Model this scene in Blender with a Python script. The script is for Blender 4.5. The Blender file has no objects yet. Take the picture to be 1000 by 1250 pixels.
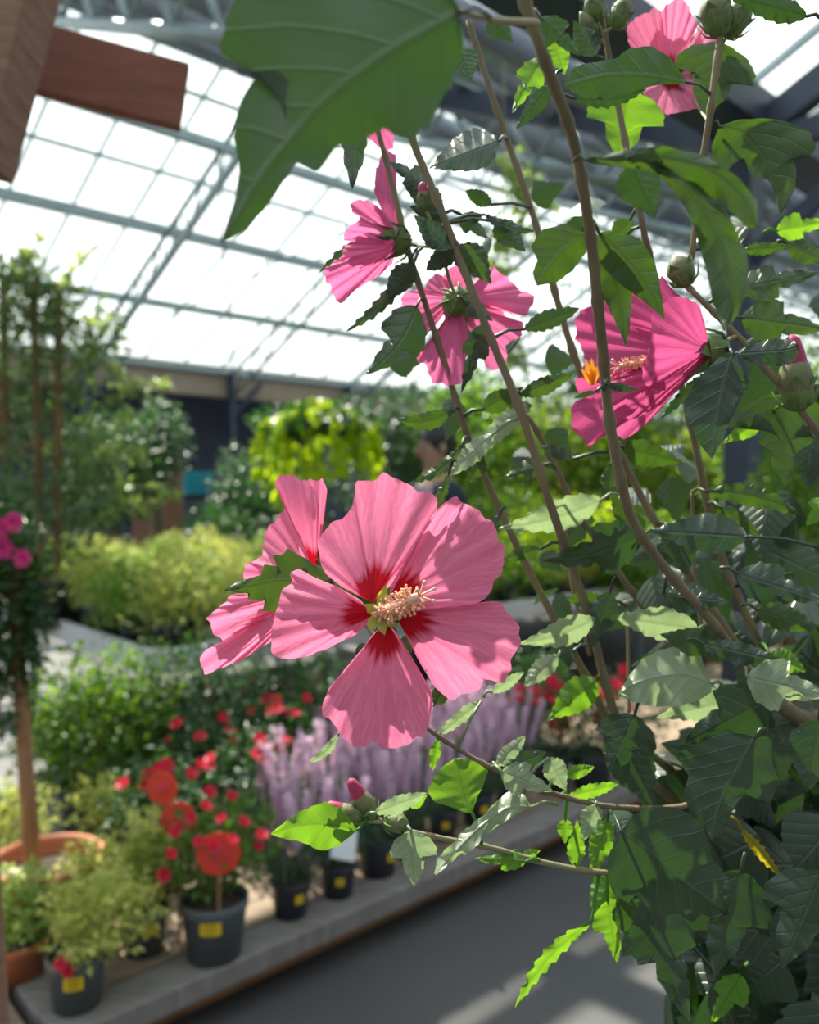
import bpy, bmesh, math, random
from mathutils import Vector, Matrix
import numpy as np
D = bpy.data
SC = bpy.context.scene
COL = SC.collection
R = math.radians

# ------------------------------------------------------------------ camera, world, sun, exposure
CAM_Z = 1.45
PITCH = math.atan(25/1000)
cam = D.cameras.new('camera'); co = D.objects.new('camera', cam); COL.objects.link(co)
cam.sensor_fit = 'VERTICAL'; cam.sensor_height = 36; cam.lens = 36*1000/1250
cam.clip_start = 0.02; cam.clip_end = 300
co.location = (0, 0, CAM_Z); co.rotation_euler = (math.pi/2 - PITCH, 0, 0)
cam.dof.use_dof = True; cam.dof.focus_distance = 0.37; cam.dof.aperture_fstop = 8.0
SC.camera = co

w = D.worlds.new('World'); SC.world = w; w.use_nodes = True
nt = w.node_tree; nt.nodes.clear()
wo = nt.nodes.new('ShaderNodeOutputWorld'); bg = nt.nodes.new('ShaderNodeBackground')
tc = nt.nodes.new('ShaderNodeTexCoord'); sep = nt.nodes.new('ShaderNodeSeparateXYZ')
rmp = nt.nodes.new('ShaderNodeValToRGB')
rmp.color_ramp.elements[0].position = 0.0; rmp.color_ramp.elements[0].color = (0.30, 0.33, 0.33, 1)
rmp.color_ramp.elements[1].position = 0.25; rmp.color_ramp.elements[1].color = (0.88, 0.96, 1.0, 1)
e = rmp.color_ramp.elements.new(1.0); e.color = (0.62, 0.78, 1.0, 1)
nt.links.new(tc.outputs['Generated'], sep.inputs[0]); nt.links.new(sep.outputs['Z'], rmp.inputs[0])
nt.links.new(rmp.outputs[0], bg.inputs[0])
SUN_AZ, SUN_EL = R(-32), R(52)
dot = nt.nodes.new('ShaderNodeVectorMath'); dot.operation = 'DOT_PRODUCT'; nt.links.new(tc.outputs['Generated'], dot.inputs[0])
dot.inputs[1].default_value = (math.sin(SUN_AZ)*math.cos(R(35)), math.cos(SUN_AZ)*math.cos(R(35)), math.sin(R(35)))
mr = nt.nodes.new('ShaderNodeMapRange'); mr.inputs['From Min'].default_value = -.5; mr.inputs['From Max'].default_value = .75
mr.inputs['To Min'].default_value = .42; mr.inputs['To Max'].default_value = 1.3; nt.links.new(dot.outputs['Value'], mr.inputs['Value'])
nt.links.new(mr.outputs[0], bg.inputs[1])
nt.links.new(bg.outputs[0], wo.inputs[0])

SUN_AZ, SUN_EL = R(-32), R(54)
s_dir = Vector((math.sin(SUN_AZ)*math.cos(SUN_EL), math.cos(SUN_AZ)*math.cos(SUN_EL), math.sin(SUN_EL)))
sl = D.lights.new('sun', 'SUN'); so = D.objects.new('sun', sl); COL.objects.link(so)
sl.energy = 14.0; sl.angle = R(0.6); sl.color = (1.0, 0.92, 0.78)
so.rotation_euler = (-s_dir).to_track_quat('-Z', 'Y').to_euler(); so.location = s_dir*30

SC.view_settings.view_transform = 'Standard'; SC.view_settings.look = 'None'
SC.view_settings.gamma = 1; SC.view_settings.use_curve_mapping = False
SC.view_settings.exposure = 0.18
SC.cycles.max_bounces = 7; SC.cycles.transparent_max_bounces = 12
SC.cycles.diffuse_bounces = 4; SC.cycles.transmission_bounces = 4
SC.cycles.use_denoising = True
SC.cycles.sample_clamp_indirect = 6

# ------------------------------------------------------------------ frames of reference
CF = Vector((0, math.cos(PITCH), -math.sin(PITCH))); CU = Vector((0, math.sin(PITCH), math.cos(PITCH))); CR = Vector((1, 0, 0))
def U(px, py, d):
    px, py, d = float(px), float(py), float(d)
    return Vector((0, 0, CAM_Z)) + d*(CF + (px-500)/1000*CR + (625-py)/1000*CU)
def onz(px, py, z):
    v = CF + (px-500)/1000*CR + (625-py)/1000*CU
    return Vector((0, 0, CAM_Z)) + v*((z-CAM_Z)/v.z)
AX = Vector((0.740, 0.673, 0)); BX = Vector((-0.673, 0.740, 0))      # the greenhouse's own two directions
def W(a, b, z=0): return AX*a + BX*b + Vector((0, 0, z))
ROTZ = math.atan2(AX.y, AX.x)

# ------------------------------------------------------------------ materials
def newmat(name):
    m = D.materials.new(name); m.use_nodes = True; m.node_tree.nodes.clear(); return m
class N:
    def __init__(s, m): s.t = m.node_tree
    def n(s, typ, **k):
        x = s.t.nodes.new(typ)
        for a, b in k.items(): setattr(x, a, b)
        return x
    def l(s, a, b): s.t.links.new(a, b)
    def math(s, op, a, b=None, c=None, clamp=False):
        x = s.n('ShaderNodeMath', operation=op, use_clamp=clamp)
        for i, v in enumerate((a, b, c)):
            if v is None: continue
            if isinstance(v, (int, float)): x.inputs[i].default_value = v
            else: s.l(v, x.inputs[i])
        return x.outputs[0]
    def mix(s, f, a, b):
        x = s.n('ShaderNodeMix', data_type='RGBA')
        for i, v in ((0, f), (6, a), (7, b)):
            if isinstance(v, (int, float)): x.inputs[i].default_value = v
            elif isinstance(v, tuple): x.inputs[i].default_value = v if len(v) == 4 else (*v, 1)
            else: s.l(v, x.inputs[i])
        return x.outputs[2]
def simple(name, c1, c2=None, scale=8, rough=.7, metal=0, bump=0, detail=3, stretch=(1, 1, 1), spec=.5):
    m = newmat(name); g = N(m)
    o = g.n('ShaderNodeOutputMaterial'); p = g.n('ShaderNodeBsdfPrincipled')
    p.inputs['Roughness'].default_value = rough; p.inputs['Metallic'].default_value = metal
    p.inputs['Specular IOR Level'].default_value = spec
    t = g.n('ShaderNodeTexCoord'); mp = g.n('ShaderNodeMapping'); mp.inputs['Scale'].default_value = stretch
    no = g.n('ShaderNodeTexNoise'); no.inputs['Scale'].default_value = scale; no.inputs['Detail'].default_value = detail
    g.l(t.outputs['Object'], mp.inputs[0]); g.l(mp.outputs[0], no.inputs[0])
    f = g.math('MULTIPLY_ADD', no.outputs[0], 2.4, -0.7, clamp=True)
    g.l(g.mix(f, c1, c2 or tuple(x*.75 for x in c1)), p.inputs['Base Color'])
    if bump:
        b = g.n('ShaderNodeBump'); b.inputs['Strength'].default_value = bump; b.inputs['Distance'].default_value = .01
        g.l(no.outputs[0], b.inputs['Height']); g.l(b.outputs[0], p.inputs['Normal'])
    g.l(p.outputs[0], o.inputs[0]); return m
def foliage_mat(name, c1, c2, trans=.4, tcol=None, rough=.4, scale=18, spec=.5):
    """small leaves seen from some way off: varied green, lets light through"""
    m = newmat(name); g = N(m)
    o = g.n('ShaderNodeOutputMaterial'); p = g.n('ShaderNodeBsdfPrincipled')
    p.inputs['Roughness'].default_value = rough; p.inputs['Specular IOR Level'].default_value = spec
    t = g.n('ShaderNodeTexCoord'); no = g.n('ShaderNodeTexNoise'); no.inputs['Scale'].default_value = scale
    g.l(t.outputs['Object'], no.inputs[0])
    f = g.math('MULTIPLY_ADD', no.outputs[0], 3, -1, clamp=True)
    c = g.mix(f, c1, c2); g.l(c, p.inputs['Base Color'])
    tr = g.n('ShaderNodeBsdfTranslucent')
    tcx = tcol or tuple(min(1, x*1.5) for x in c1)
    g.l(g.mix(f, tcx, tuple(x*.8 for x in tcx)), tr.inputs[0])
    mx = g.n('ShaderNodeMixShader'); mx.inputs[0].default_value = trans
    g.l(p.outputs[0], mx.inputs[1]); g.l(tr.outputs[0], mx.inputs[2]); g.l(mx.outputs[0], o.inputs[0]); return m
def leaf_mat(name, c1, c2, tcol, vein, trans=.4, rough=.42, spec=.5):
    """hibiscus leaf: UV x runs along the midrib, UV y across it (0.5 is the midrib)"""
    m = newmat(name); g = N(m)
    o = g.n('ShaderNodeOutputMaterial'); p = g.n('ShaderNodeBsdfPrincipled')
    p.inputs['Roughness'].default_value = rough; p.inputs['Specular IOR Level'].default_value = spec
    uv = g.n('ShaderNodeUVMap'); sp = g.n('ShaderNodeSeparateXYZ'); g.l(uv.outputs[0], sp.inputs[0])
    av = g.math('ABSOLUTE', g.math('SUBTRACT', sp.outputs['Y'], .5))
    mid = g.math('SUBTRACT', 1, g.math('MULTIPLY', av, 40), clamp=True)
    ph = g.math('SUBTRACT', g.math('MULTIPLY', sp.outputs['X'], 7), g.math('MULTIPLY', av, 5))
    fr = g.math('ABSOLUTE', g.math('SUBTRACT', g.math('FRACT', ph), .5))
    sec = g.math('SUBTRACT', 1, g.math('MULTIPLY', fr, 13), clamp=True)
    sec = g.math('MULTIPLY', sec, .55)
    vn = g.math('MAXIMUM', mid, sec)
    t = g.n('ShaderNodeTexCoord'); no = g.n('ShaderNodeTexNoise'); no.inputs['Scale'].default_value = 60; no.inputs['Detail'].default_value = 4
    g.l(t.outputs['Object'], no.inputs[0])
    f = g.math('MULTIPLY_ADD', no.outputs[0], 2.5, -.75, clamp=True)
    c = g.mix(f, c1, c2); c = g.mix(g.math('MULTIPLY', vn, .55), c, vein); g.l(c, p.inputs['Base Color'])
    no2 = g.n('ShaderNodeTexNoise'); no2.inputs['Scale'].default_value = 260; g.l(t.outputs['Object'], no2.inputs[0])
    h = g.math('ADD', g.math('MULTIPLY', vn, -1.0), g.math('MULTIPLY', fr, .5)); h = g.math('ADD', h, g.math('MULTIPLY', no.outputs[0], .9))
    h = g.math('ADD', h, g.math('MULTIPLY', no2.outputs[0], .25))
    b = g.n('ShaderNodeBump'); b.inputs['Strength'].default_value = .55; b.inputs['Distance'].default_value = .0009
    g.l(h, b.inputs['Height']); g.l(b.outputs[0], p.inputs['Normal'])
    tr = g.n('ShaderNodeBsdfTranslucent')
    g.l(g.mix(g.math('MULTIPLY', vn, .5), tcol, tuple(x*.45 for x in tcol)), tr.inputs[0])
    mx = g.n('ShaderNodeMixShader'); mx.inputs[0].default_value = trans
    g.l(p.outputs[0], mx.inputs[1]); g.l(tr.outputs[0], mx.inputs[2]); g.l(mx.outputs[0], o.inputs[0]); return m
def petal_mat(name, pink, vein, eye, eye_at, trans=.5):
    """petal: UV x runs across the fan, UV y from the claw (0) to the rim (1)"""
    m = newmat(name); g = N(m)
    o = g.n('ShaderNodeOutputMaterial'); p = g.n('ShaderNodeBsdfPrincipled')
    p.inputs['Roughness'].default_value = .6; p.inputs['Specular IOR Level'].default_value = .25
    uv = g.n('ShaderNodeUVMap'); sp = g.n('ShaderNodeSeparateXYZ'); g.l(uv.outputs[0], sp.inputs[0])
    cb = g.n('ShaderNodeCombineXYZ')
    wig = g.n('ShaderNodeTexNoise'); wig.inputs['Scale'].default_value = 7; g.l(uv.outputs[0], wig.inputs[0])
    g.l(g.math('ADD', g.math('MULTIPLY', sp.outputs['X'], 46), g.math('MULTIPLY', wig.outputs[0], 1.6)), cb.inputs[0]); g.l(g.math('MULTIPLY', sp.outputs['Y'], 2.2), cb.inputs[1])
    no = g.n('ShaderNodeTexNoise'); no.inputs['Scale'].default_value = 1.0; no.inputs['Detail'].default_value = 3; g.l(cb.outputs[0], no.inputs[0])
    vn = g.math('SUBTRACT', 1, g.math('MULTIPLY', g.math('ABSOLUTE', g.math('SUBTRACT', no.outputs[0], .5)), 9), clamp=True)
    cb2 = g.n('ShaderNodeCombineXYZ'); g.l(g.math('MULTIPLY', sp.outputs['X'], 22), cb2.inputs[0]); cb2.inputs[1].default_value = 3
    n2 = g.n('ShaderNodeTexNoise'); n2.inputs['Scale'].default_value = 1; n2.inputs['Detail'].default_value = 4; g.l(cb2.outputs[0], n2.inputs[0])
    edge = g.math('ADD', sp.outputs['Y'], g.math('MULTIPLY', g.math('SUBTRACT', n2.outputs[0], .5), .28))
    ey = g.math('SUBTRACT', 1, g.math('DIVIDE', g.math('SUBTRACT', edge, eye_at-.05), .10), clamp=True)
    c = g.mix(g.math('MULTIPLY', vn, .40), pink, vein); c = g.mix(ey, c, eye)
    g.l(c, p.inputs['Base Color'])
    b = g.n('ShaderNodeBump'); b.inputs['Strength'].default_value = .8; b.inputs['Distance'].default_value = .0006
    t = g.n('ShaderNodeTexCoord'); fine = g.n('ShaderNodeTexNoise'); fine.inputs['Scale'].default_value = 500; g.l(t.outputs['Object'], fine.inputs[0])
    g.l(g.math('ADD', no.outputs[0], g.math('MULTIPLY', fine.outputs[0], .3)), b.inputs['Height']); g.l(b.outputs[0], p.inputs['Normal'])
    tr = g.n('ShaderNodeBsdfTranslucent'); g.l(c, tr.inputs[0]); g.l(b.outputs[0], tr.inputs['Normal'])
    mx = g.n('ShaderNodeMixShader'); mx.inputs[0].default_value = trans
    g.l(p.outputs[0], mx.inputs[1]); g.l(tr.outputs[0], mx.inputs[2]); g.l(mx.outputs[0], o.inputs[0]); return m
M = {}
M['petal'] = petal_mat('petal_pink', (.90, .26, .44), (.70, .10, .27), (.50, .005, .02), .30)
M['petal2'] = petal_mat('petal_rose', (.84, .20, .42), (.66, .09, .30), (.55, .01, .05), .07)
M['magenta'] = petal_mat('petal_magenta', (.62, .10, .27), (.48, .05, .18), (.60, .005, .03), .07)
M['m'] = leaf_mat('leaf_mature', (.016, .040, .022), (.026, .056, .026), (.055, .15, .01), (.06, .09, .05), .17, .42, .8)
M['g'] = leaf_mat('leaf_green', (.026, .062, .017), (.040, .085, .022), (.085, .18, .008), (.07, .11, .04), .28, .45, .6)
M['y'] = leaf_mat('leaf_young', (.07, .20, .028), (.10, .26, .03), (.24, .48, .02), (.08, .22, .03), .48, .5)
M['s'] = leaf_mat('leaf_sheen', (.20, .27, .17), (.30, .36, .24), (.36, .50, .20), (.32, .38, .26), .38, .40, .9)  # silvery sheen of sun and sky on leaf faces, put into the colour
M['stem'] = simple('stem_bark', (.22, .18, .10), (.13, .105, .06), 60, .75, bump=.5, stretch=(1, 1, .2))
M['twig'] = simple('twig_green', (.20, .23, .11), (.24, .18, .10), 40, .6)
M['sepal'] = simple('sepal', (.14, .22, .06), (.09, .15, .04), 120, .6)
M['bud'] = simple('bud_green', (.16, .20, .08), (.13, .12, .06), 80, .6)
M['budtip'] = simple('bud_tip', (.42, .03, .12), (.25, .02, .06), 150, .6)
M['stamen'] = simple('stamen', (.85, .42, .34), (.86, .52, .38), 300, .6)
M['pollen'] = simple('pollen', (.84, .50, .32), (.80, .42, .26), 500, .8)
M['starg'] = foliage_mat('inner_sepal', (.34, .50, .06), (.45, .50, .12), .4, (.5, .7, .05))
M['steel'] = simple('galvanised_steel', (.34, .42, .44), (.26, .33, .36), 6, .45, .4)
M['darksteel'] = simple('dark_steel', (.045, .06, .10), (.035, .045, .075), 4, .5, .2)
M['shade'] = simple('shade_fabric', (.27, .29, .37), (.20, .22, .29), 12, .8, bump=.3, stretch=(1, 6, 1))
M['timber'] = simple('timber_beam', (.30, .17, .11), (.21, .11, .075), 14, .75, bump=.3, stretch=(1, 1, 6))
M['sign_wood'] = simple('board_wood', (.27, .10, .065), (.19, .065, .04), 10, .7, bump=.2, stretch=(1, 1, 5))
M['beige'] = simple('beige_cladding', (.34, .27, .21), (.28, .23, .18), 3, .7)
M['darkwall'] = simple('dark_wall', (.17, .20, .29), (.12, .15, .22), 1.2, .7)
M['deck'] = simple('weathered_deck', (.36, .26, .18), (.20, .15, .11), 7, .8, bump=.4, stretch=(1, 5, 1))
M['kerb'] = simple('grey_edge_board', (.25, .235, .22), (.17, .155, .145), 9, .75, bump=.4, stretch=(1, 6, 1))
M['pallet'] = simple('pallet_wood', (.40, .19, .07), (.28, .13, .05), 10, .8, bump=.3)
M['white'] = simple('white_bench', (.62, .64, .68), (.52, .54, .58), 5, .5)
M['bench_in'] = simple('bench_matting', (.10, .10, .09), (.16, .15, .13), 15, .9)
M['potgrey'] = simple('grey_plastic', (.11, .125, .135), (.085, .10, .105), 8, .5)
M['potdark'] = simple('dark_plastic', (.045, .048, .065), (.035, .038, .05), 8, .45)
M['terracotta'] = simple('terracotta', (.52, .17, .07), (.42, .13, .055), 10, .6)
M['soil'] = simple('soil', (.07, .045, .03), (.03, .02, .015), 90, .95, bump=1)
M['stone'] = simple('cream_stone', (.72, .60, .40), (.60, .48, .30), 30, .8)
M['stake'] = simple('stake_wood', (.40, .22, .11), (.26, .13, .07), 30, .8, bump=.3, stretch=(3, 3, .3))
M['yellow'] = simple('yellow_tag', (.85, .60, .01), (.80, .55, .01), 8, .5)
M['ink'] = simple('tag_ink', (.30, .18, .01), (.2, .1, .01), 8, .5)
M['red'] = simple('red_tag', (.85, .07, .035), (.80, .06, .03), 8, .4)
M['redin'] = simple('tag_rose', (.85, .09, .12), (.70, .03, .06), 60, .4)
M['rose'] = foliage_mat('rose_red', (.70, .008, .04), (.62, .01, .06), .35, (.9, .02, .06), .5, 60)
M['pinkbloom'] = foliage_mat('bloom_pink', (.75, .05, .30), (.68, .04, .24), .35, (.9, .08, .35), .5, 60)
M['lav'] = foliage_mat('lavender_bloom', (.88, .70, .84), (.86, .62, .76), .55, (.98, .82, .95), .7, 40)
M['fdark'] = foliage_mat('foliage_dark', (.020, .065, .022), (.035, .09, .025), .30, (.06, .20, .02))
M['fmid'] = foliage_mat('foliage_mid', (.055, .14, .025), (.10, .21, .03), .45, (.25, .46, .02))
M['fclimb'] = foliage_mat('foliage_climber', (.09, .16, .07), (.13, .22, .08), .35, (.24, .38, .08), .3, 18, .8)
M['fblue'] = foliage_mat('foliage_grey', (.06, .12, .08), (.09, .15, .09), .30, (.12, .24, .08))
M['flight'] = foliage_mat('foliage_light', (.30, .42, .12), (.20, .34, .07), .45, (.48, .62, .14))
M['flime'] = foliage_mat('foliage_lime', (.38, .52, .02), (.30, .48, .02), .60, (.68, .86, .01))
M['folive'] = foliage_mat('foliage_olive', (.16, .24, .02), (.08, .15, .02), .50, (.34, .46, .02))
M['fvar'] = foliage_mat('foliage_variegated', (.62, .62, .18), (.28, .40, .08), .40, (.75, .75, .18))
M['cyan'] = simple('cyan_crate', (.02, .30, .42), (.02, .24, .36), 4, .4)
M['navy'] = simple('navy_cloth', (.018, .024, .055), (.012, .017, .04), 30, .9)
M['skin'] = simple('skin', (.38, .24, .17), (.34, .21, .15), 20, .6)
M['hair'] = simple('hair_black', (.012, .011, .012), (.02, .018, .016), 60, .5)
M['petal_orange'] = foliage_mat('orange_bloom', (.95, .38, .02), (.85, .22, .02), .4, (1, .45, .02))
M['yellowleaf'] = leaf_mat('leaf_yellowing', (.40, .33, .03), (.20, .20, .02), (.6, .5, .02), (.3, .3, .05), .5)

def glass():
    m = newmat('roof_glass'); g = N(m)
    o = g.n('ShaderNodeOutputMaterial'); tp = g.n('ShaderNodeBsdfTransparent'); tp.inputs[0].default_value = (.93, .98, .97, 1)
    tl = g.n('ShaderNodeBsdfTranslucent'); tl.inputs[0].default_value = (.85, .92, .90, 1)
    gl = g.n('ShaderNodeBsdfGlossy'); gl.inputs[1].default_value = .15
    t = g.n('ShaderNodeTexCoord'); no = g.n('ShaderNodeTexNoise'); no.inputs['Scale'].default_value = .5; no.inputs['Detail'].default_value = 5
    g.l(t.outputs['Object'], no.inputs[0])
    f = g.math('MULTIPLY_ADD', no.outputs[0], .30, .05, clamp=True)
    mx = g.n('ShaderNodeMixShader'); g.l(f, mx.inputs[0]); g.l(tp.outputs[0], mx.inputs[1]); g.l(tl.outputs[0], mx.inputs[2])
    m2 = g.n('ShaderNodeMixShader'); m2.inputs[0].default_value = .04
    g.l(mx.outputs[0], m2.inputs[1]); g.l(gl.outputs[0], m2.inputs[2]); g.l(m2.outputs[0], o.inputs[0]); return m
M['glass'] = glass()
def floor_mat():
    m = newmat('concrete'); g = N(m)
    o = g.n('ShaderNodeOutputMaterial'); p = g.n('ShaderNodeBsdfPrincipled'); p.inputs['Roughness'].default_value = .6
    t = g.n('ShaderNodeTexCoord')
    a = g.n('ShaderNodeTexNoise'); a.inputs['Scale'].default_value = 1.3; a.inputs['Detail'].default_value = 8; g.l(t.outputs['Object'], a.inputs[0])
    b = g.n('ShaderNodeTexNoise'); b.inputs['Scale'].default_value = 30; b.inputs['Detail'].default_value = 4; g.l(t.outputs['Object'], b.inputs[0])
    c = g.mix(g.math('MULTIPLY_ADD', a.outputs[0], 2.2, -.6, clamp=True), (.060, .062, .068), (.10, .095, .09))
    c = g.mix(g.math('MULTIPLY_ADD', b.outputs[0], .8, -.25, clamp=True), c, (.07, .07, .075))
    g.l(c, p.inputs['Base Color']); g.l(p.outputs[0], o.inputs[0]); return m
M['floor'] = floor_mat()

# ------------------------------------------------------------------ helpers
def tag(o, label=None, cat=None, group=None, kind=None):
    if label: o['label'] = label
    if cat: o['category'] = cat
    if group: o['group'] = group
    if kind: o['kind'] = kind
    return o
def empty(name, loc, parent=None, rz=0):
    o = D.objects.new(name, None); COL.objects.link(o); o.location = loc; o.rotation_euler.z = rz
    o.empty_display_size = .02
    if parent: o.parent = parent
    return o
WORLD_LOC = {}
def wloc(o):
    """world matrix of a freshly made object (empties here are moved and turned about z only)"""
    m = Matrix.LocRotScale(o.location, o.rotation_euler, o.scale)
    return (wloc(o.parent) @ m) if o.parent else m
def link(name, me, mat, parent=None, world=True, smooth=True):
    """link a mesh; with a parent, world=True means the vertices are in world space"""
    if mat is not None and not me.materials: me.materials.append(mat)
    if smooth: me.polygons.foreach_set('use_smooth', [True]*len(me.polygons))
    if parent is not None and world: me.transform(wloc(parent).inverted())
    o = D.objects.new(name, me); COL.objects.link(o)
    if parent is not None: o.parent = parent
    return o
def recentre(o):
    """put the origin of a top-level mesh at the middle of its base"""
    vs = [v.co for v in o.data.vertices]
    c = Vector((sum(v.x for v in vs)/len(vs), sum(v.y for v in vs)/len(vs), min(v.z for v in vs)))
    o.data.transform(Matrix.Translation(-c)); o.location = c; return o
class MB:
    def __init__(s): s.v = []; s.f = []
    def add(s, vs, fs):
        n = len(s.v); s.v += [Vector(v) for v in vs]; s.f += [tuple(i+n for i in f) for f in fs]; return s
    def box(s, c, size, rot=0, mtx=None):
        x, y, z = (q/2 for q in size); pts = [Vector((i*x, j*y, k*z)) for i in (-1, 1) for j in (-1, 1) for k in (-1, 1)]
        m = mtx or Matrix.Rotation(rot, 3, 'Z'); c = Vector(c)
        return s.add([c + m @ p for p in pts], [(0, 1, 3, 2), (4, 6, 7, 5), (0, 4, 5, 1), (2, 3, 7, 6), (0, 2, 6, 4), (1, 5, 7, 3)])
    def bar(s, p, q, w, h=None, up=Vector((0, 0, 1))):
        p, q = Vector(p), Vector(q); d = (q-p); L = d.length; d.normalize(); h = h or w
        if abs(d.dot(up)) > .99: up = Vector((AX.x, AX.y, 0))
        x = d.cross(up).normalized(); y = x.cross(d).normalized()
        m = Matrix((d, x, y)).transposed()
        return s.box((p+q)/2, (L, w, h), mtx=m)
    def tube(s, pts, rad, n=8, cap=True):
        pts = [Vector(p) for p in pts]; m = len(pts)
        if not hasattr(rad, '__len__'): rad = [rad]*m
        rad = [float(r) for r in rad]
        vs = []; fs = []; ref = Vector((0.3, 0.1, 1)).normalized()
        for i, p in enumerate(pts):
            d = (pts[min(i+1, m-1)] - pts[max(i-1, 0)]).normalized()
            if abs(d.dot(ref)) > .97: ref = Vector((1, .2, 0)).normalized()
            x = d.cross(ref).normalized(); y = x.cross(d).normalized()
            for k in range(n):
                a = 2*math.pi*k/n; vs.append(p + rad[i]*(math.cos(a)*x + math.sin(a)*y))
        for i in range(m-1):
            for k in range(n):
                k2 = (k+1) % n; fs.append((i*n+k, i*n+k2, (i+1)*n+k2, (i+1)*n+k))
        if cap: fs.append(tuple(range(n))[::-1]); fs.append(tuple((m-1)*n+k for k in range(n)))
        return s.add(vs, fs)
    def lathe(s, c, prof, n=28, squash=1):
        c = Vector(c); vs = []; fs = []; m = len(prof)
        for r, z in prof:
            for k in range(n):
                a = 2*math.pi*k/n; vs.append(c + Vector((r*math.cos(a), r*math.sin(a)*squash, z)))
        for i in range(m-1):
            for k in range(n):
                k2 = (k+1) % n; fs.append((i*n+k, i*n+k2, (i+1)*n+k2, (i+1)*n+k))
        return s.add(vs, fs)
    def ball(s, c, r, n=8, m=5):
        c = Vector(c); r = Vector(r) if hasattr(r, '__len__') else Vector((r, r, r))
        prof = [(math.sin(math.pi*i/m), -math.cos(math.pi*i/m)) for i in range(m+1)]
        vs = []; fs = []
        for q, z in prof:
            for k in range(n):
                a = 2*math.pi*k/n; vs.append(c + Vector((r.x*q*math.cos(a), r.y*q*math.sin(a), r.z*z)))
        for i in range(m):
            for k in range(n):
                k2 = (k+1) % n; fs.append((i*n+k, i*n+k2, (i+1)*n+k2, (i+1)*n+k))
        return s.add(vs, fs)
    def mesh(s, name):
        me = D.meshes.new(name); me.from_pydata(s.v, [], s.f); me.update(); return me
    def build(s, name, mat, parent=None, world=True, smooth=False):
        return link(name, s.mesh(name), mat, parent, world, smooth)
def bevel(o, wd, seg=2):
    b = o.modifiers.new('bevel', 'BEVEL'); b.width = wd; b.segments = seg; b.limit_method = 'ANGLE'; return o
def leaves(n, place, size, seed, width=.42, bend=.25, rnd=.35):
    """n small pointed leaves: place(rng) gives (point, direction, up)"""
    rg = np.random.RandomState(seed); V = []; F = []
    for i in range(n):
        p, d, u = place(rg)
        s = size*(1+rnd*(rg.rand()*2-1))
        d = d/(np.linalg.norm(d)+1e-9); x = np.cross(d, u); x /= (np.linalg.norm(x)+1e-9); y = np.cross(x, d)
        k = len(V); wv = s*width/2
        V += [p, p+d*s*.45+x*wv+y*s*.06, p+d*s*.5-y*s*.02, p+d*s*.45-x*wv+y*s*.06, p+d*s-y*s*bend]
        F += [(k, k+1, k+2), (k, k+2, k+3), (k+1, k+4, k+2), (k+2, k+4, k+3)]
    me = D.meshes.new('leaves'); me.from_pydata([tuple(v) for v in V], [], F); me.update(); return me
def in_ball(c, r, shell=.55, updir=.4, lump=.25, nl=14, seed=0):
    """leaf places through the outer part of a lumpy crown"""
    rl = np.random.RandomState(seed+77); L = rl.randn(nl, 3); L /= np.linalg.norm(L, axis=1)[:, None]
    c = np.array(c, float); r = np.array(r if hasattr(r, '__len__') else (r, r, r), float)
    def f(rg):
        v = rg.randn(3); v /= np.linalg.norm(v)
        q = (shell + (1-shell)*rg.rand())
        k = 1-lump + lump*max(0, (L@v).max()-.55)/.45*1.6
        p = c + v*r*q*k
        d = v*.8 + rg.randn(3)*.7 + np.array([0, 0, updir])
        u = np.array([0, 0, 1.]) + rg.randn(3)*.5
        return p, d, u
    return f

# ------------------------------------------------------------------ the setting
def struct(o): o['kind'] = 'structure'; return o
fl = MB().box(W(15, 4, -.05), (60, 44, .1), ROTZ); struct(fl.build('floor', M['floor']))
EAVE_B, RIDGE_B, VAL_B, Z_E = 14.9, 8.7, 2.5, 4.0
TS = 0.445
def roof_z(b):
    if b >= RIDGE_B: return Z_E + (EAVE_B-b)*TS
    if b >= VAL_B: return Z_E + (b-VAL_B)*TS
    return Z_E + (VAL_B-b)*TS
Z_R = roof_z(RIDGE_B)
A0, A1 = -6, 42
g = MB()
for (b0, b1) in ((EAVE_B, RIDGE_B), (RIDGE_B, VAL_B), (VAL_B, VAL_B-6.2)):
    z0 = Z_E if b0 in (EAVE_B, VAL_B) else Z_R; z1 = Z_R if z0 == Z_E else Z_E
    g.add([W(A0, b0, z0), W(A1, b0, z0), W(A1, b1, z1), W(A0, b1, z1)], [(0, 1, 2, 3)])
struct(g.build('ceiling', M['glass']))
# glazing bars, one run for each slope
i = 0
for (b0, b1) in ((EAVE_B, RIDGE_B), (RIDGE_B, VAL_B), (VAL_B, VAL_B-6.2)):
    i += 1; mb = MB(); z0 = Z_E if b0 in (EAVE_B, VAL_B) else Z_R; z1 = Z_R if z0 == Z_E else Z_E
    a = A0+.3
    while a < A1:
        mb.bar(W(a, b0, z0-.03), W(a, b1, z1-.03), .035, .05); a += .83
    struct(mb.build('trim_%d' % i, M['steel']))
# purlins and the ridge
for b, wd in ((14.9, .10), (13.2, .12), (11.6, .14), (10.6, .05), (9.95, .13), (9.35, .05), (8.75, .22), (7.3, .10), (6.4, .06), (5.0, .10), (3.8, .12), (1.2, .12), (-.2, .12), (-1.6, .12)):
    i += 1; struct(MB().bar(W(A0, b, roof_z(b)-.12), W(A1, b, roof_z(b)-.12), wd, wd).build('trim_%d' % i, M['steel']))
# valley gutter and its posts
i += 1; struct(MB().bar(W(A0, VAL_B, Z_E-.15), W(A1, VAL_B, Z_E-.15), .35, .22).build('trim_%d' % i, M['darksteel']))
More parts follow.
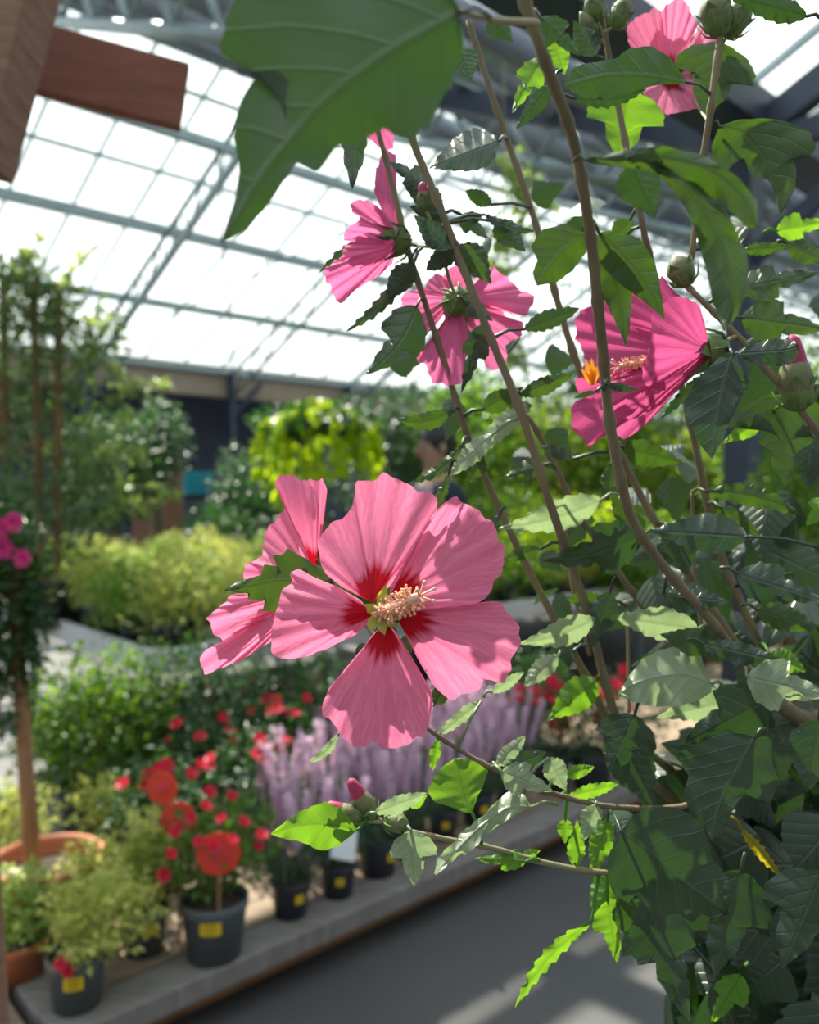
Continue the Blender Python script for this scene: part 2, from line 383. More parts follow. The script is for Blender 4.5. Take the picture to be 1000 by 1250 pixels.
# lattice rafters
def lattice(b0, z0, b1, z1, a, dep, mb, r=.04, wr=.022, n=9):
    p0, p1 = W(a, b0, z0), W(a, b1, z1); dn = Vector((0, 0, -dep))
    mb.tube([p0, p1], r, 6); mb.tube([p0+dn, p1+dn], r, 6)
    for k in range(n):
        t0, t1, tm = k/n, (k+1)/n, (k+.5)/n
        mb.tube([p0.lerp(p1, t0)+dn, p0.lerp(p1, tm)], wr, 5); mb.tube([p0.lerp(p1, tm), p0.lerp(p1, t1)+dn], wr, 5)
a = 2.6
while a < 40:
    mb = MB()
    lattice(EAVE_B, Z_E-.2, RIDGE_B, Z_R-.2, a, .45, mb); lattice(VAL_B, Z_E-.2, RIDGE_B, Z_R-.2, a, .45, mb, .05, .028)
    i += 1; struct(mb.build('trim_%d' % i, M['steel'], smooth=True)); a += 3.0
for a in (5.2, 11.1, 17.0, 22.9, 28.8):            # heavy dark trusses that rest on the valley posts
    mb = MB()
    for s in (1, -1):
        b1 = VAL_B + s*6.2
        mb.bar(W(a, VAL_B, Z_E-.3), W(a, b1, Z_R-.25), .12, .18)
        if s > 0: continue
        mb.bar(W(a, VAL_B, Z_E-1.1), W(a, VAL_B+s*3.1, roof_z(VAL_B+s*3.1)-.3), .07, .10)
        mb.bar(W(a, VAL_B, Z_E-.35), W(a, b1, Z_E-.35), .10, .14)
        for k in (1, 2, 3, 4): mb.bar(W(a, VAL_B+s*k*1.24, Z_E-.35), W(a, VAL_B+s*k*1.24, roof_z(VAL_B+s*k*1.24)-.2), .05); mb.bar(W(a, VAL_B+s*k*1.24, Z_E-.35), W(a, VAL_B+s*(k+1)*1.24, roof_z(VAL_B+s*(k+1)*1.24)-.2), .05)
    mb.bar(W(a, VAL_B, 0), W(a, VAL_B, Z_E-.1), .17, .17)
    i += 1; struct(mb.build('trim_%d' % i, M['darksteel']))
# wind braces on the far slope
mb = MB()
for a in (5.6, 11.6, 17.6, 23.6):
    mb.tube([W(a, 14.8, Z_E-.15), W(a+3, 10, roof_z(10)-.2)], .02, 5); mb.tube([W(a+3, 14.8, Z_E-.15), W(a, 10, roof_z(10)-.2)], .02, 5)
i += 1; struct(mb.build('trim_%d' % i, M['steel']))
# far side: header band, recess behind it, posts
i += 1; struct(MB().box(W(18, EAVE_B+.1, 3.68), (48, .12, .62), ROTZ).build('trim_%d' % i, M['beige']))
struct(MB().box(W(18, 18.6, 1.95), (48, .12, 3.9), ROTZ).build('wall_back', M['darkwall']))
struct(MB().box(W(18, 16.9, 3.98), (48, 3.6, .08), ROTZ).build('ceiling_recess', M['darkwall']))
struct(MB().box(W(A1, 4, 2), (.12, 30, 4), ROTZ).build('wall_right', M['darkwall']))
for a in (5.6, 8.6, 11.6, 14.6, 17.6, 20.6, 23.6):
    i += 1; mb = MB(); mb.bar(W(a, EAVE_B-.05, 0), W(a, EAVE_B-.05, Z_E-.15), .14); mb.bar(W(a, EAVE_B-.05, 3.0), W(a+.7, EAVE_B-.05, 3.7), .08)
    struct(mb.build('trim_%d' % i, M['darksteel']))

# rolled shade cloths under the near slope: each bundle hangs along its own purlin, except the thickest, added to shade the floor
bundles = [(8.2, .11), (7.75, .07), (7.1, .10), (5.45, .19), (4.5, .07), (4.0, .11), (3.3, .10)]
for k, (b, r) in enumerate(bundles):
    mb = MB(); rg = random.Random(k); pts = []; rad = []
    for j in range(0, 90):
        a = A0 + j*.53; pts.append(W(a, b+rg.uniform(-.03, .03), roof_z(b)-.20+rg.uniform(-.03, .03))); rad.append(r*rg.uniform(.75, 1.15))
    mb.tube(pts, rad, 8)
    o = mb.build('shade_cloth', M['shade'], smooth=True); recentre(o)
    tag(o, 'rolled grey shade cloth under the near roof slope, %s' % ('nearest the ridge', 'second down, thin', 'third down', 'fourth down, thickest, added as floor shade', 'third above the gutter, thin', 'second above the gutter', 'lowest of all')[k], 'shade cloth', 'rolled shade cloths under the roof')

# ------------------------------------------------------------------ timber frame at upper left
t = empty('timber_frame', (-.62, .98, 0))
tag(t, 'rough timber post with a diagonal brace at the left edge', 'wooden frame')
mb = MB().bar(Vector((-.515, .98, 0)), Vector((-.64, .98, 2.6)), .10, .10); bevel(mb.build('post', M['timber'], t), .004)
bevel(MB().bar(U(-28, 205, .95), U(40, -60, .95), .055, .07, up=CF).build('brace', M['timber'], t), .004)
p0, p1 = U(-30, 52, 1.05), U(226, 120, 1.12)
sg = MB(); sg.bar(p0, p1, .02, .090, up=Vector((0, 0, 1))); so_ = sg.build('wooden_board', M['sign_wood']); recentre(so_); bevel(so_, .003)
tag(so_, 'reddish brown wooden board fixed across the timber frame at upper left', 'board')

# ------------------------------------------------------------------ the low platform and the bench
ZT = .16
pl = empty('display_platform', W(3.6, 2.45, 0)); tag(pl, 'low weathered wooden display platform carrying the potted flowers', 'platform')
A_L, A_R = .66, 7.0
mb = MB()
nb = 7
for k in range(nb):
    bw = (3.0-2.09)/nb; mb.box(W((A_L+A_R)/2+.06, 2.09+bw*(k+.5), ZT-.015), (A_R-A_L-.12, bw-.006, .03), ROTZ)
mb.build('deck', M['deck'], pl)
mb = MB().box(W((A_L+A_R)/2, 2.02, ZT-.03), (A_R-A_L, .13, .065), ROTZ); bevel(mb.build('edge_board', M['kerb'], pl), .006)
mb = MB().box(W(A_L+.05, 2.545, ZT-.03), (.11, .92, .065), ROTZ); bevel(mb.build('end_board', M['kerb'], pl), .006)
mb = MB()
for b in (2.12, 2.55, 2.94): mb.box(W((A_L+A_R)/2, b, .011), (A_R-A_L, .09, .022), ROTZ); mb.box(W((A_L+A_R)/2, b, .085), (A_R-A_L, .09, .020), ROTZ)
for a in np.arange(A_L+.35, A_R, .60):
    for b in (2.12, 2.55, 2.94): mb.box(W(float(a), b, .048), (.14, .09, .052), ROTZ)
    mb.box(W(float(a), 2.52, .11), (.10, .95, .03), ROTZ)
mb.build('pallet', M['pallet'], pl)
pl2 = empty('display_platform', W(-.6, 2.45, 0)); tag(pl2, 'second low wooden platform beside the first, at the bottom left corner', 'platform')
mb = MB()
for k in range(nb):
    bw = (2.95-1.9)/nb; mb.box(W(-.6, 1.96+bw*(k+.5), ZT-.017), (2.45, bw-.006, .03), ROTZ)
mb.build('deck', M['deck'], pl2)
mb = MB()
for a in (-1.6, -.6, .4): mb.box(W(a, 2.48, .064), (.13, 1.0, .128), ROTZ)
mb.build('pallet', M['pallet'], pl2)

BZ = .70
bn = empty('growing_bench', W(6.2, 5.4, 0)); tag(bn, 'long white edged growing bench full of light green plants', 'bench')
BL, BR, BF, BB = 1.62, 8.0, 3.48, 6.2
mb = MB()
mb.box(W((BL+BR)/2, BF, BZ-.02), (BR-BL, .04, .11), ROTZ); mb.box(W((BL+BR)/2, BB, BZ-.02), (BR-BL, .04, .11), ROTZ)
mb.box(W(BL, (BF+BB)/2, BZ-.02), (.04, BB-BF, .11), ROTZ); mb.box(W(BR, (BF+BB)/2, BZ-.02), (.04, BB-BF, .11), ROTZ)
bevel(mb.build('rim', M['white'], bn), .006)
MB().box(W((BL+BR)/2, (BF+BB)/2, BZ-.03), (BR-BL-.05, BB-BF-.05, .04), ROTZ).build('bed', M['bench_in'], bn)
for a in (1.9, 3.9, 5.9, 7.8):
    for b in (BF+.2, BB-.2): MB().box(W(a, b, .325), (.05, .05, .65), ROTZ).build('leg', M['steel'], bn)

# ------------------------------------------------------------------ pots and plants
def pot_mesh(r, h, taper=.78, thick=.004):
    rb = r*taper
    pr = [(0.0001, 0), (rb, 0), (rb+(r-rb)*.80, h*.80), (r*.985, h*.82), (r, h*.84), (r*1.02, h*.98), (r*1.0, h), (r*.96, h), (r*.93, h*.9), (r*.92, h*.86)]
    return MB().lathe((0, 0, 0), pr).mesh('pot')
def soil_mesh(r, z):
    return MB().lathe((0, 0, z), [(r, -.01), (r, 0), (r*.5, .006), (.0001, .008)], 20).mesh('soil')
def yellow_tag_mesh(w_, h_, r):
    vs = []; fs = []
    n = 5
    for k in range(n):
        a = -math.pi/2 + (k/(n-1)-.5)*w_/r
        for z in (0, h_): vs.append((math.cos(a)*r, math.sin(a)*r, z))
    for k in range(n-1): fs.append((2*k, 2*k+2, 2*k+3, 2*k+1))
    vs2 = [(x*1.02, y*1.02, z) for x, y, z in vs]
    n2 = len(vs); f2 = [tuple(i+n2 for i in f) for f in fs]
    rim = [(0, 1, n2+1, n2), (2*n-2, n2+2*n-2, n2+2*n-1, 2*n-1)]
    return MB().add(vs+vs2, [f[::-1] for f in fs]+f2+rim).mesh('price_tag')
def mk_pot(t, r, h, mat, tagang=None, tagh=.036, tagw=.046, tagz=None):
    link('pot', pot_mesh(r, h), M[mat], t, world=False)
    link('soil', soil_mesh(r*.93, h*.87), M['soil'], t, world=False)
    if tagang is not None:
        z = h*.55 if tagz is None else tagz
        o = link('price_tag', yellow_tag_mesh(tagw, tagh, r*(.78+.22*z/h)*1.035), M['yellow'], t, world=False, smooth=False)
        o.location = (0, 0, z); o.rotation_euler.z = tagang; o['label'] = 'yellow price tag on the pot'
        mbk = MB(); rr = r*(.78+.22*z/h)*1.06
        for q in (.3, .62): mbk.box((0, -rr, tagh*q), (tagw*.55, .0015, tagh*.09))
        k = link('print_line', mbk.mesh('print_line'), M['ink'], o, world=False, smooth=False)
def dup(root, loc, rz=0, label=None, group=None, s=1):
    r = root.copy(); COL.objects.link(r); r.location = loc; r.rotation_euler = (0, 0, rz); r.scale = (s, s, s)
    if label: r['label'] = label
    if group: r['group'] = group
    def rec(src, dst):
        for ch in src.children:
            c = ch.copy(); COL.objects.link(c); c.parent = dst; rec(ch, c)
    rec(root, r)
    return r
def face(loc): return math.atan2(loc[1], loc[0]) - math.pi/2      # turn a thing's -y towards the camera side

def bloom_mesh(r, seed=0):
    rg = random.Random(seed); mb = MB()
    for ring, (n, rr, tilt) in enumerate(((6, 1, .35), (5, .72, .75), (4, .45, 1.15))):
        for k in range(n):
            a = 2*math.pi*k/n + ring*.5 + rg.uniform(-.1, .1); d = Vector((math.cos(a), math.sin(a), 0)); u = Vector((0, 0, 1)); x = d.cross(u)
            p = d*r*rr*.15
            q = p + (d*math.cos(tilt)+u*math.sin(tilt))*r*rr*.55; e2 = q + (d*math.cos(tilt*.6)+u*math.sin(tilt*.6))*r*rr*.35
            wv = r*rr*.42
            mb.add([p-x*wv*.3, p+x*wv*.3, q-x*wv, q+x*wv, e2-x*wv*.6, e2+x*wv*.6, e2+d*r*.06], [(0, 1, 3, 2), (2, 3, 5, 4), (4, 5, 6)])
    return mb.mesh('bloom')
BLOOM = bloom_mesh(.022, 1); BLOOM.materials.append(M['rose'])
PBLOOM = bloom_mesh(.03, 2); PBLOOM.materials.append(M['pinkbloom'])
def add_blooms(t, me, pts, seed, name='bloom', s=1, to=(0, -.6, .7)):
    rg = random.Random(seed)
    for p in pts:
        o = D.objects.new(name, me); COL.objects.link(o); o.parent = t; o.location = p
        d = Vector((to[0]+rg.uniform(-.5, .5), to[1]+rg.uniform(-.4, .4), to[2]))
        o.rotation_euler = d.to_track_quat('Z', 'Y').to_euler(); k = s*rg.uniform(.8, 1.15); o.scale = (k, k, k)

# --- round red tag on a stick
def round_tag(loc, r, h, rz, label, tilt=0):
    t = empty('round_sign', loc, None, rz); tag(t, label, 'plant sign', 'round red plant signs on sticks')
    k = 40; vs = []
    mb = MB()
    for y in (-.002, .002):
        vs += [(r*math.cos(2*math.pi*i/k), y, h + r*math.sin(2*math.pi*i/k)) for i in range(k)]
    mb.add(vs, [tuple(range(k)), tuple(range(2*k-1, k-1, -1))] + [(i, (i+1) % k + 0, (i+1) % k + k, i+k) for i in range(k)])
    mb.build('disc', M['red'], t, world=False)
    mb = MB(); vs = []; fs = []
    for rr, dy in ((r*.72, -.003), (r*.66, -.003)):
        vs += [(rr*math.cos(2*math.pi*i/k), dy, h + rr*math.sin(2*math.pi*i/k)) for i in range(k)]
    mb.add(vs, [(i, (i+1) % k, (i+1) % k + k, i+k) for i in range(k)]).build('ring', M['redin'], t, world=False)
    mb = MB()
    rg = random.Random(int(h*1e4))
    for i in range(9):
        a = i*2.4; q = r*.13*math.sqrt(i)
        mb.ball((q*math.cos(a), -.004, h+q*math.sin(a)*.9), (r*.17, .0015, r*.15), 8, 4)
    mb.build('rose_picture', M['redin'], t, world=False, smooth=True)
    MB().box((0, .004, (h-r)/2+.01), (.008, .004, h-r+.04)).build('stick', M['stake'], t, world=False)
    return t

# --- rose in a grey pot, the front one
L0 = onz(262, 1165, ZT)
rs = empty('potted_rose', L0, None, face(L0)); tag(rs, 'red miniature rose in a large grey pot at the platform front', 'potted plant')
mk_pot(rs, .094, .165, 'potgrey', -.12, .038, .056, .100)
link('foliage', leaves(900, in_ball((0, .045, .28), (.155, .12, .13), .4, .3, .3, 12, 3), .030, 3, .55), M['fmid'], rs, world=False, smooth=False)
mb = MB(); rg = random.Random(2)
for k in range(9):
    a = rg.uniform(0, 6.3); mb.tube([(0, 0, .15), (math.cos(a)*.05, math.sin(a)*.05, .22), (math.cos(a)*.11, math.sin(a)*.09, .34)], .0025, 5)
mb.build('stem', M['twig'], rs, world=False)
add_blooms(rs, BLOOM, [(-.10, -.04, .37), (-.06, -.05, .41), (-.02, -.03, .43), (.02, -.05, .40), (-.04, -.09, .36), (.08, -.04, .38), (-.11, -.08, .33), (.13, -.04, .34), (.0, -.10, .35), (.05, -.1, .36), (-.13, -.05, .26), (.12, -.02, .30), (-.01, .02, .45), (.05, .03, .43)], 4, 'rose_bloom', .8)
# --- round red signs
_p = U(267, 1042, 2.205)
round_tag(Vector((_p.x, _p.y, ZT+.13)), .058, _p.z-ZT-.13, face(L0), 'round red plant sign standing in the front grey rose pot')

rg = random.Random(11)
# --- more roses behind, darker greenery with red flowers
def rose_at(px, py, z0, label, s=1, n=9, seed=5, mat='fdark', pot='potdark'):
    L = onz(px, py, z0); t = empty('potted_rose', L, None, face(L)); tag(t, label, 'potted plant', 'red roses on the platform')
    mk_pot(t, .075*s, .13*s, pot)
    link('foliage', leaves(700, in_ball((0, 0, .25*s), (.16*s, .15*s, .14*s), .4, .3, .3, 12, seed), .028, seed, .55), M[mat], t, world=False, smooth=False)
    r2 = random.Random(seed)
    pts = []
    for k in range(n):
        a = r2.uniform(-math.pi, 0.2); q = r2.uniform(.3, 1)
        pts.append((.15*s*q*math.cos(a), .13*s*q*math.sin(a), (.26+.14*math.sqrt(max(0, 1-q*q*.8))*r2.uniform(.5, 1))*s))
    add_blooms(t, BLOOM, pts, seed, 'rose_bloom', 1.0)
    return t
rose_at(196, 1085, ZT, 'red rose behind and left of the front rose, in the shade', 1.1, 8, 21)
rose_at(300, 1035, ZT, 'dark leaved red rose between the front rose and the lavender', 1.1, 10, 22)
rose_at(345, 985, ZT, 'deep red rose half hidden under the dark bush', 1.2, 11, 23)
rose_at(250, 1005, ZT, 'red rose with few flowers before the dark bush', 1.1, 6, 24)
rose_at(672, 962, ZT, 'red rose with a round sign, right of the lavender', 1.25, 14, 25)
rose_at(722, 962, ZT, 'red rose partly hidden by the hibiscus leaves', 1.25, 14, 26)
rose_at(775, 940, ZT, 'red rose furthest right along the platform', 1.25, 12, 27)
for (px, py, d, r, lab) in ((198, 962, 2.45, .049, 'round red plant sign left of the roses, turned a little away'), (218, 1000, 2.32, .05, 'round red plant sign among the rose flowers behind the front pot'),
                            (683, 880, 3.6, .050, 'round orange red sign over the roses right of the lavender'), (738, 876, 3.7, .055, 'round red sign behind the hibiscus stems')):
    P = U(px, py, d); h = P.z-ZT; round_tag(Vector((P.x, P.y, ZT)), r, h, face(P)+random.Random(px).uniform(-.5, .3), lab)

# --- yellow variegated plants
def variegated(px, py, z0, r, h, cr, label, pot='potgrey', ang=None, mat='fvar', n=900, off=(0, 0), seed=1, leaf=.026):
    L = onz(px, py, z0); t = empty('potted_shrub', L, None, face(L)); tag(t, label, 'potted plant', 'variegated shrubs on the platform')
    mk_pot(t, r, h, pot, ang)
    link('foliage', leaves(n, in_ball((off[0], off[1], h+cr[2]*.75), cr, .35, .5, .38, 12, seed), leaf, seed, .5), M[mat], t, world=False, smooth=False)
    mb = MB(); q = random.Random(seed)
    for k in range(8):
        a = q.uniform(0, 6.3); mb.tube([(0, 0, h*.8), (off[0]*.5+math.cos(a)*cr[0]*.3, off[1]*.5+math.sin(a)*cr[1]*.3, h+cr[2]*.5), (off[0]+math.cos(a)*cr[0]*.7, off[1]+math.sin(a)*cr[1]*.7, h+cr[2]*.9)], .002, 5)
    mb.build('stem', M['twig'], t, world=False)
    return t
v1 = variegated(94, 1226, ZT, .073, .135, (.14, .11, .11), 'yellow variegated shrub in a grey pot nearest the camera', 'potgrey', -.12, n=1300, off=(.05, -.0), seed=31, leaf=.024)
add_blooms(v1, BLOOM, [(-.035, -.075, .15), (-.02, -.08, .13)], 3, 'bloom', .8)
variegated(176, 1160, ZT, .068, .13, (.085, .08, .14), 'yellow tipped shrub in a dark pot left of the front rose', 'potgrey', .25, n=900, seed=32)
variegated(115, 1160, ZT, .06, .10, (.11, .09, .12), 'pale yellow shrub right in front of the terracotta pot', 'potgrey', None, n=800, seed=33)
variegated(22, 1188, ZT, .085, .10, (.13, .10, .10), 'green and cream shrub in a small terracotta planter at the left edge', 'terracotta', None, 'flight', 1000, seed=34)
variegated(15, 1085, ZT, .07, .12, (.13, .12, .13), 'cream edged shrub behind the terracotta pot', 'potgrey', None, n=800, seed=35)
variegated(125, 1052, ZT, .07, .12, (.10, .10, .10), 'small pale shrub under the green bush', 'potgrey', None, n=500, seed=36)

# --- terracotta pot with a staked standard tree (pink flowers)
LT = onz(52, 1130, ZT); LT = Vector((-1.06, 2.37, ZT))
tp = empty('standard_tree', LT); tag(tp, 'staked slim tree with pink flowers in a wide terracotta pot', 'potted tree')
pr = [(.0001, 0), (.105, 0), (.135, .17), (.138, .185), (.158, .185), (.163, .20), (.160, .225), (.150, .228), (.143, .215), (.138, .18)]
MB().lathe((0, 0, 0), pr, 40).build('pot', M['terracotta'], tp, world=False, smooth=True)
link('soil', soil_mesh(.139, .175), M['soil'], tp, world=False)
q0, q1 = U(40, 1062, 2.36)-LT, U(12, 640, 2.30)-LT
MB().tube([q0, q0.lerp(q1, .3), q0.lerp(q1, .6), q1], [.024, .022, .02, .018], 8).build('stake', M['stake'], tp, world=False, smooth=True)
cc = U(8, 740, 2.32)-LT
link('crown', leaves(2200, in_ball(cc, (.10, .12, .34), .3, .2, .3, 20, 41), .035, 41, .5), M['fdark'], tp, world=False, smooth=False)
add_blooms(tp, PBLOOM, [U(x, y, 2.22)-LT for x, y in ((16, 638), (2, 645), (28, 682), (3, 670), (-14, 660))], 6, 'pink_flower', .9, (.0, -1, .1))
for k, (px, py, s) in enumerate(((48, 1043, .032), (14, 1052, .034), (78, 1034, .02), (30, 1034, .018))):
    P = U(px, py, 2.33); P.z = LT.z + .185
    mb = MB().ball((0, 0, s*.35), (s, s*.8, s*.45), 7, 5); o = mb.build('stone', M['stone'], smooth=True); o.location = P; o.rotation_euler.z = k
    tag(o, ['largest cream stone on the soil right of the stake', 'cream stone on the soil left of the stake', 'small cream stone near the right rim of the terracotta pot', 'small cream stone behind the stake'][k], 'stone', 'stones in the terracotta pot')

# --- lavender
def spk(rg):
    k = rg.rand(); z = .03+.17*round(k*20)/20+rg.randn()*.0015; a = rg.rand()*6.28; rr = .008*(1-.6*k*k)
    o = np.array([math.cos(a), math.sin(a), 0]); return o*rr*.3+np.array([0, 0, z]), o+np.array([0, 0, .35]), np.array([0, 0, 1.])
SPm = leaves(230, spk, .0125, 8, .75, .1); bm = bmesh.new(); bm.from_mesh(SPm)
tmp = MB().tube([(0, 0, -.06), (0, 0, .20)], .0012, 4).mesh('s'); bm.from_mesh(tmp); bm.to_mesh(SPm); bm.free()
SPm.materials.append(M['lav'])
def make_lavender():
    t = empty('potted_lavender', (0, 0, 0)); tag(t, 'x', 'potted plant')
    mk_pot(t, .062, .115, 'potdark', .5, .026, .028, .055)
    def plc(rg):
        a = rg.rand()*6.28; q = math.sqrt(rg.rand())*.065; b_ = np.array([math.cos(a)*q, math.sin(a)*q, .11])
        d = np.array([math.cos(a)*q*9, math.sin(a)*q*9, 1.0]) + rg.randn(3)*.25; l = rg.rand()*.13
        return b_ + d/np.linalg.norm(d)*l, d+rg.randn(3)*.5, rg.randn(3)
    link('foliage', leaves(650, plc, .035, 5, .18, .1), M['fblue'], t, world=False, smooth=False)
    q = random.Random(4)
    for k in range(14):
        a = k*2.4; r = .019*math.sqrt(k)
        o = D.objects.new('flower_spike', SPm); COL.objects.link(o); o.parent = t
        o.location = (math.cos(a)*r, math.sin(a)*r, .20+q.uniform(-.02, .05)); o.rotation_euler = (-math.sin(a)*r*4, math.cos(a)*r*4, a); s = q.uniform(.8, 1.15); o.scale = (s, s, s)
    return t
lav = make_lavender()
LV = [(355, 1116, 'lavender in a dark pot, first from the front rose'), (413, 1092, 'lavender in a dark pot with a white plant card'), (462, 1066, 'lavender right of the one with the card'),
      (500, 1046, 'lavender in the front row under the big pink flower'), (541, 1022, 'lavender in the front row behind the hibiscus branch'), (583, 1004, 'lavender in the front row left of the silvery leaf'),
      (622, 986, 'lavender in the front row next to the roses'),
      (335, 1046, 'lavender in the second row behind the first pot'), (385, 1030, 'lavender in the second row behind the card'), (432, 1012, 'lavender in the second row at the middle'),
      (478, 996, 'lavender in the second row below the lowest petal'), (522, 980, 'lavender in the second row near the flower stalk'), (565, 966, 'lavender in the second row behind the bright leaf'), (606, 952, 'lavender in the second row at its right end'),
      (400, 985, 'lavender at the back of the platform, leftmost'), (450, 970, 'lavender at the back, below the big flower'), (500, 955, 'lavender at the back, behind the stalk'), (548, 942, 'lavender at the back, right of the petals'), (592, 932, 'lavender at the back, rightmost')]
for k, (px, py, lab) in enumerate(LV):
    L = onz(px, py, ZT)
    if k == 0: lav.location = L; lav.rotation_euler.z = face(L); lav['label'] = lab; lav['group'] = 'lavender pots on the platform'
    else: dup(lav, L, face(L)+random.Random(k).uniform(-.5, .3), lab, 'lavender pots on the platform', 1+random.Random(k).uniform(-.08, .12))
P = U(420, 1030, 2.42)
o = MB().box((0, 0, 0), (.075, .003, .09)).build('plant_card', M['white']); o.location = P; o.rotation_euler = (R(-35), R(18), .3)
tag(o, 'white plastic plant card leaning out of a dark lavender pot', 'plant card')

# --- the two bushes behind
def bush(px, py, z0, cr, cz, n, leaf, mat, label, cat='shrub', seed=1, pot=True, shell=.3, name='potted_bush', group=None, wd=.5, lump=.3, d=None):
    L = onz(px, py, z0) if d is None else Vector((U(px, py, d).x, U(px, py, d).y, z0))
    t = empty(name, L, None, face(L)); tag(t, label, cat, group)
    hp = .16 if pot else 0
    if pot: mk_pot(t, .11, .17, 'potdark')
    link('foliage', leaves(n, in_ball((0, 0, cz), cr, shell, .3, lump, 22, seed), leaf, seed, wd), M[mat], t, world=False, smooth=False)
    mb = MB(); q = random.Random(seed)
    for k in range(7):
        a = q.uniform(0, 6.3); mb.tube([(0, 0, hp*.8), (math.cos(a)*cr[0]*.25, math.sin(a)*cr[1]*.25, cz*.7), (math.cos(a)*cr[0]*.6, math.sin(a)*cr[1]*.6, cz+cr[2]*.4)], [.008, .006, .003], 5)
    mb.build('stem', M['stake'], t, world=False)
    return t
bush(108, 1010, ZT, (.28, .24, .27), .39, 2800, .035, 'fmid', 'bushy bright green shrub behind the terracotta pot', seed=51)
bush(170, 985, ZT, (.22, .2, .26), .40, 1500, .032, 'fmid', 'green shrub with glossy leaves right of the brightest bush', seed=54)
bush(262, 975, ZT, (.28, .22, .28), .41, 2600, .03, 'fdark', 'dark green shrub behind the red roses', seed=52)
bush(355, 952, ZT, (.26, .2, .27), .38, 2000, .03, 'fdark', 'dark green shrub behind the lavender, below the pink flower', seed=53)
bush(462, 925, ZT, (.22, .2, .2), .28, 1500, .03, 'fblue', 'grey green shrub seen between the petals and the lavender', seed=55)
bush(640, 905, ZT, (.24, .2, .2), .28, 1500, .03, 'fdark', 'dark shrub behind the red roses on the right', seed=56)

# --- plants on the bench
def bench_plant(mat, seed, cr, n, leaf):
    t = empty('bench_plant', (0, 0, 0)); tag(t, 'x', 'potted plant')
    link('pot', pot_mesh(.065, .11), M['potdark'], t, world=False)
    link('foliage', leaves(n, in_ball((0, 0, .09+cr[2]*.75), cr, .2, .9, .4, 12, seed), leaf, seed, .35), M[mat], t, world=False, smooth=False)
    return t
protos = [bench_plant('flight', 61, (.18, .18, .16), 950, .034), bench_plant('fvar', 62, (.17, .17, .17), 900, .032), bench_plant('fmid', 63, (.19, .19, .16), 800, .038)]
used = [False]*3; q = random.Random(5)
kinds = ['pale green feathery', 'yellowish', 'mid green']
ORD = 'first second third fourth fifth sixth seventh eighth ninth tenth eleventh twelfth thirteenth fourteenth fifteenth sixteenth seventeenth eighteenth nineteenth twentieth twenty-first twenty-second twenty-third twenty-fourth'.split()
cnt = 0
for bi in range(9):
    col_ = 0
    for ai in range(21):
        a, b = BL+.12+ai*.30, BF+.13+bi*.29
        if (a > 5.6 and bi > 5): continue
        u = q.random(); k = 2 if bi < 2 and u < .45 else (0 if u < .55 else (1 if u < .88 or bi > 6 else 2))
        loc = W(a+q.uniform(-.04, .04), b+q.uniform(-.04, .04), BZ-.01); s = q.uniform(.85, 1.25)
        lab = '%s plant, %s from left in %s row on the white bench' % (kinds[k], ORD[col_], ORD[bi]); col_ += 1
        if not used[k]:
            used[k] = True; o = protos[k]; o.location = loc; o.scale = (s, s, s); o['label'] = lab; o['group'] = 'rows of plants on the bench'
        else: dup(protos[k], loc, q.uniform(0, 6.3), lab, 'rows of plants on the bench', s)
        cnt += 1
print('bench plants', cnt)

# --- climber on a trellis at left
LC = W(1.72, 4.75, BZ); LC = Vector((U(52, 700, 4.6).x, U(52, 700, 4.6).y, BZ))
cl = empty('trellised_climber', LC); tag(cl, 'tall small leaved climber on a wooden trellis at the left', 'climbing plant')
link('pot', pot_mesh(.15, .25), M['potdark'], cl, world=False)
mb = MB()
for (x0, x1) in ((42, 52), (74, 68)): mb.bar(U(x1, 770, 4.58)-LC, U(x0-2, 345, 4.58)-LC, .045, .03)
mb.bar(U(6, 560, 4.6)-LC, U(4, 345, 4.6)-LC, .045, .03)
for py in (400, 470, 545, 620): mb.bar(U(-5, py, 4.6)-LC, U(84, py, 4.6)-LC, .03, .02)
mb.build('trellis', M['stake'], cl, world=False)
me_pts = [((20, 420), .34, .45), ((95, 420), .28, .30), ((40, 560), .38, .55), ((110, 560), .30, .40), ((60, 640), .35, .3), ((-10, 500), .35, .8), ((30, 360), .25, .22)]
V = []
def plc(rg):
    (px, py), rx, rz = me_pts[rg.randint(len(me_pts))]
    c = U(px, py, 4.6)-LC; v = rg.randn(3); v /= np.linalg.norm(v); qq = rg.rand()**.5
    return np.array(c)+v*np.array([rx, .3, rz])*qq, v+rg.randn(3)*.8+np.array([.5, 0, .2]), np.array([0, 0, 1.])+rg.randn(3)*.6
link('foliage', leaves(4200, plc, .062, 71, .42), M['fclimb'], cl, world=False, smooth=False)
tips = []
for (x0, y0, x1, y1) in ((110, 500, 200, 475), (110, 600, 218, 603), (90, 560, 170, 560), (60, 380, 118, 300), (20, 360, 48, 292), (100, 430, 150, 470), (110, 640, 200, 615), (90, 420, 135, 395)):
    p, r_ = U(x0, y0, 4.5)-LC, U(x1, y1, 4.4)-LC; m_ = p.lerp(r_, .5)+Vector((0, 0, .04)); MB().tube([p, m_, r_], .006, 5).build('shoot', M['twig'], cl, world=False); tips.append((p, m_, r_))
def plc2(rg):
    p, m_, r_ = tips[rg.randint(len(tips))]; tt = rg.rand(); c = p.lerp(r_, tt)+Vector((0, 0, .16*tt*(1-tt)))
    return np.array(c), np.array(r_-p)*1.2+rg.randn(3)*.35, np.array([0, 0, 1.])+rg.randn(3)*.5
link('shoot_leaves', leaves(260, plc2, .085, 72, .32), M['flight'], cl, world=False, smooth=False)

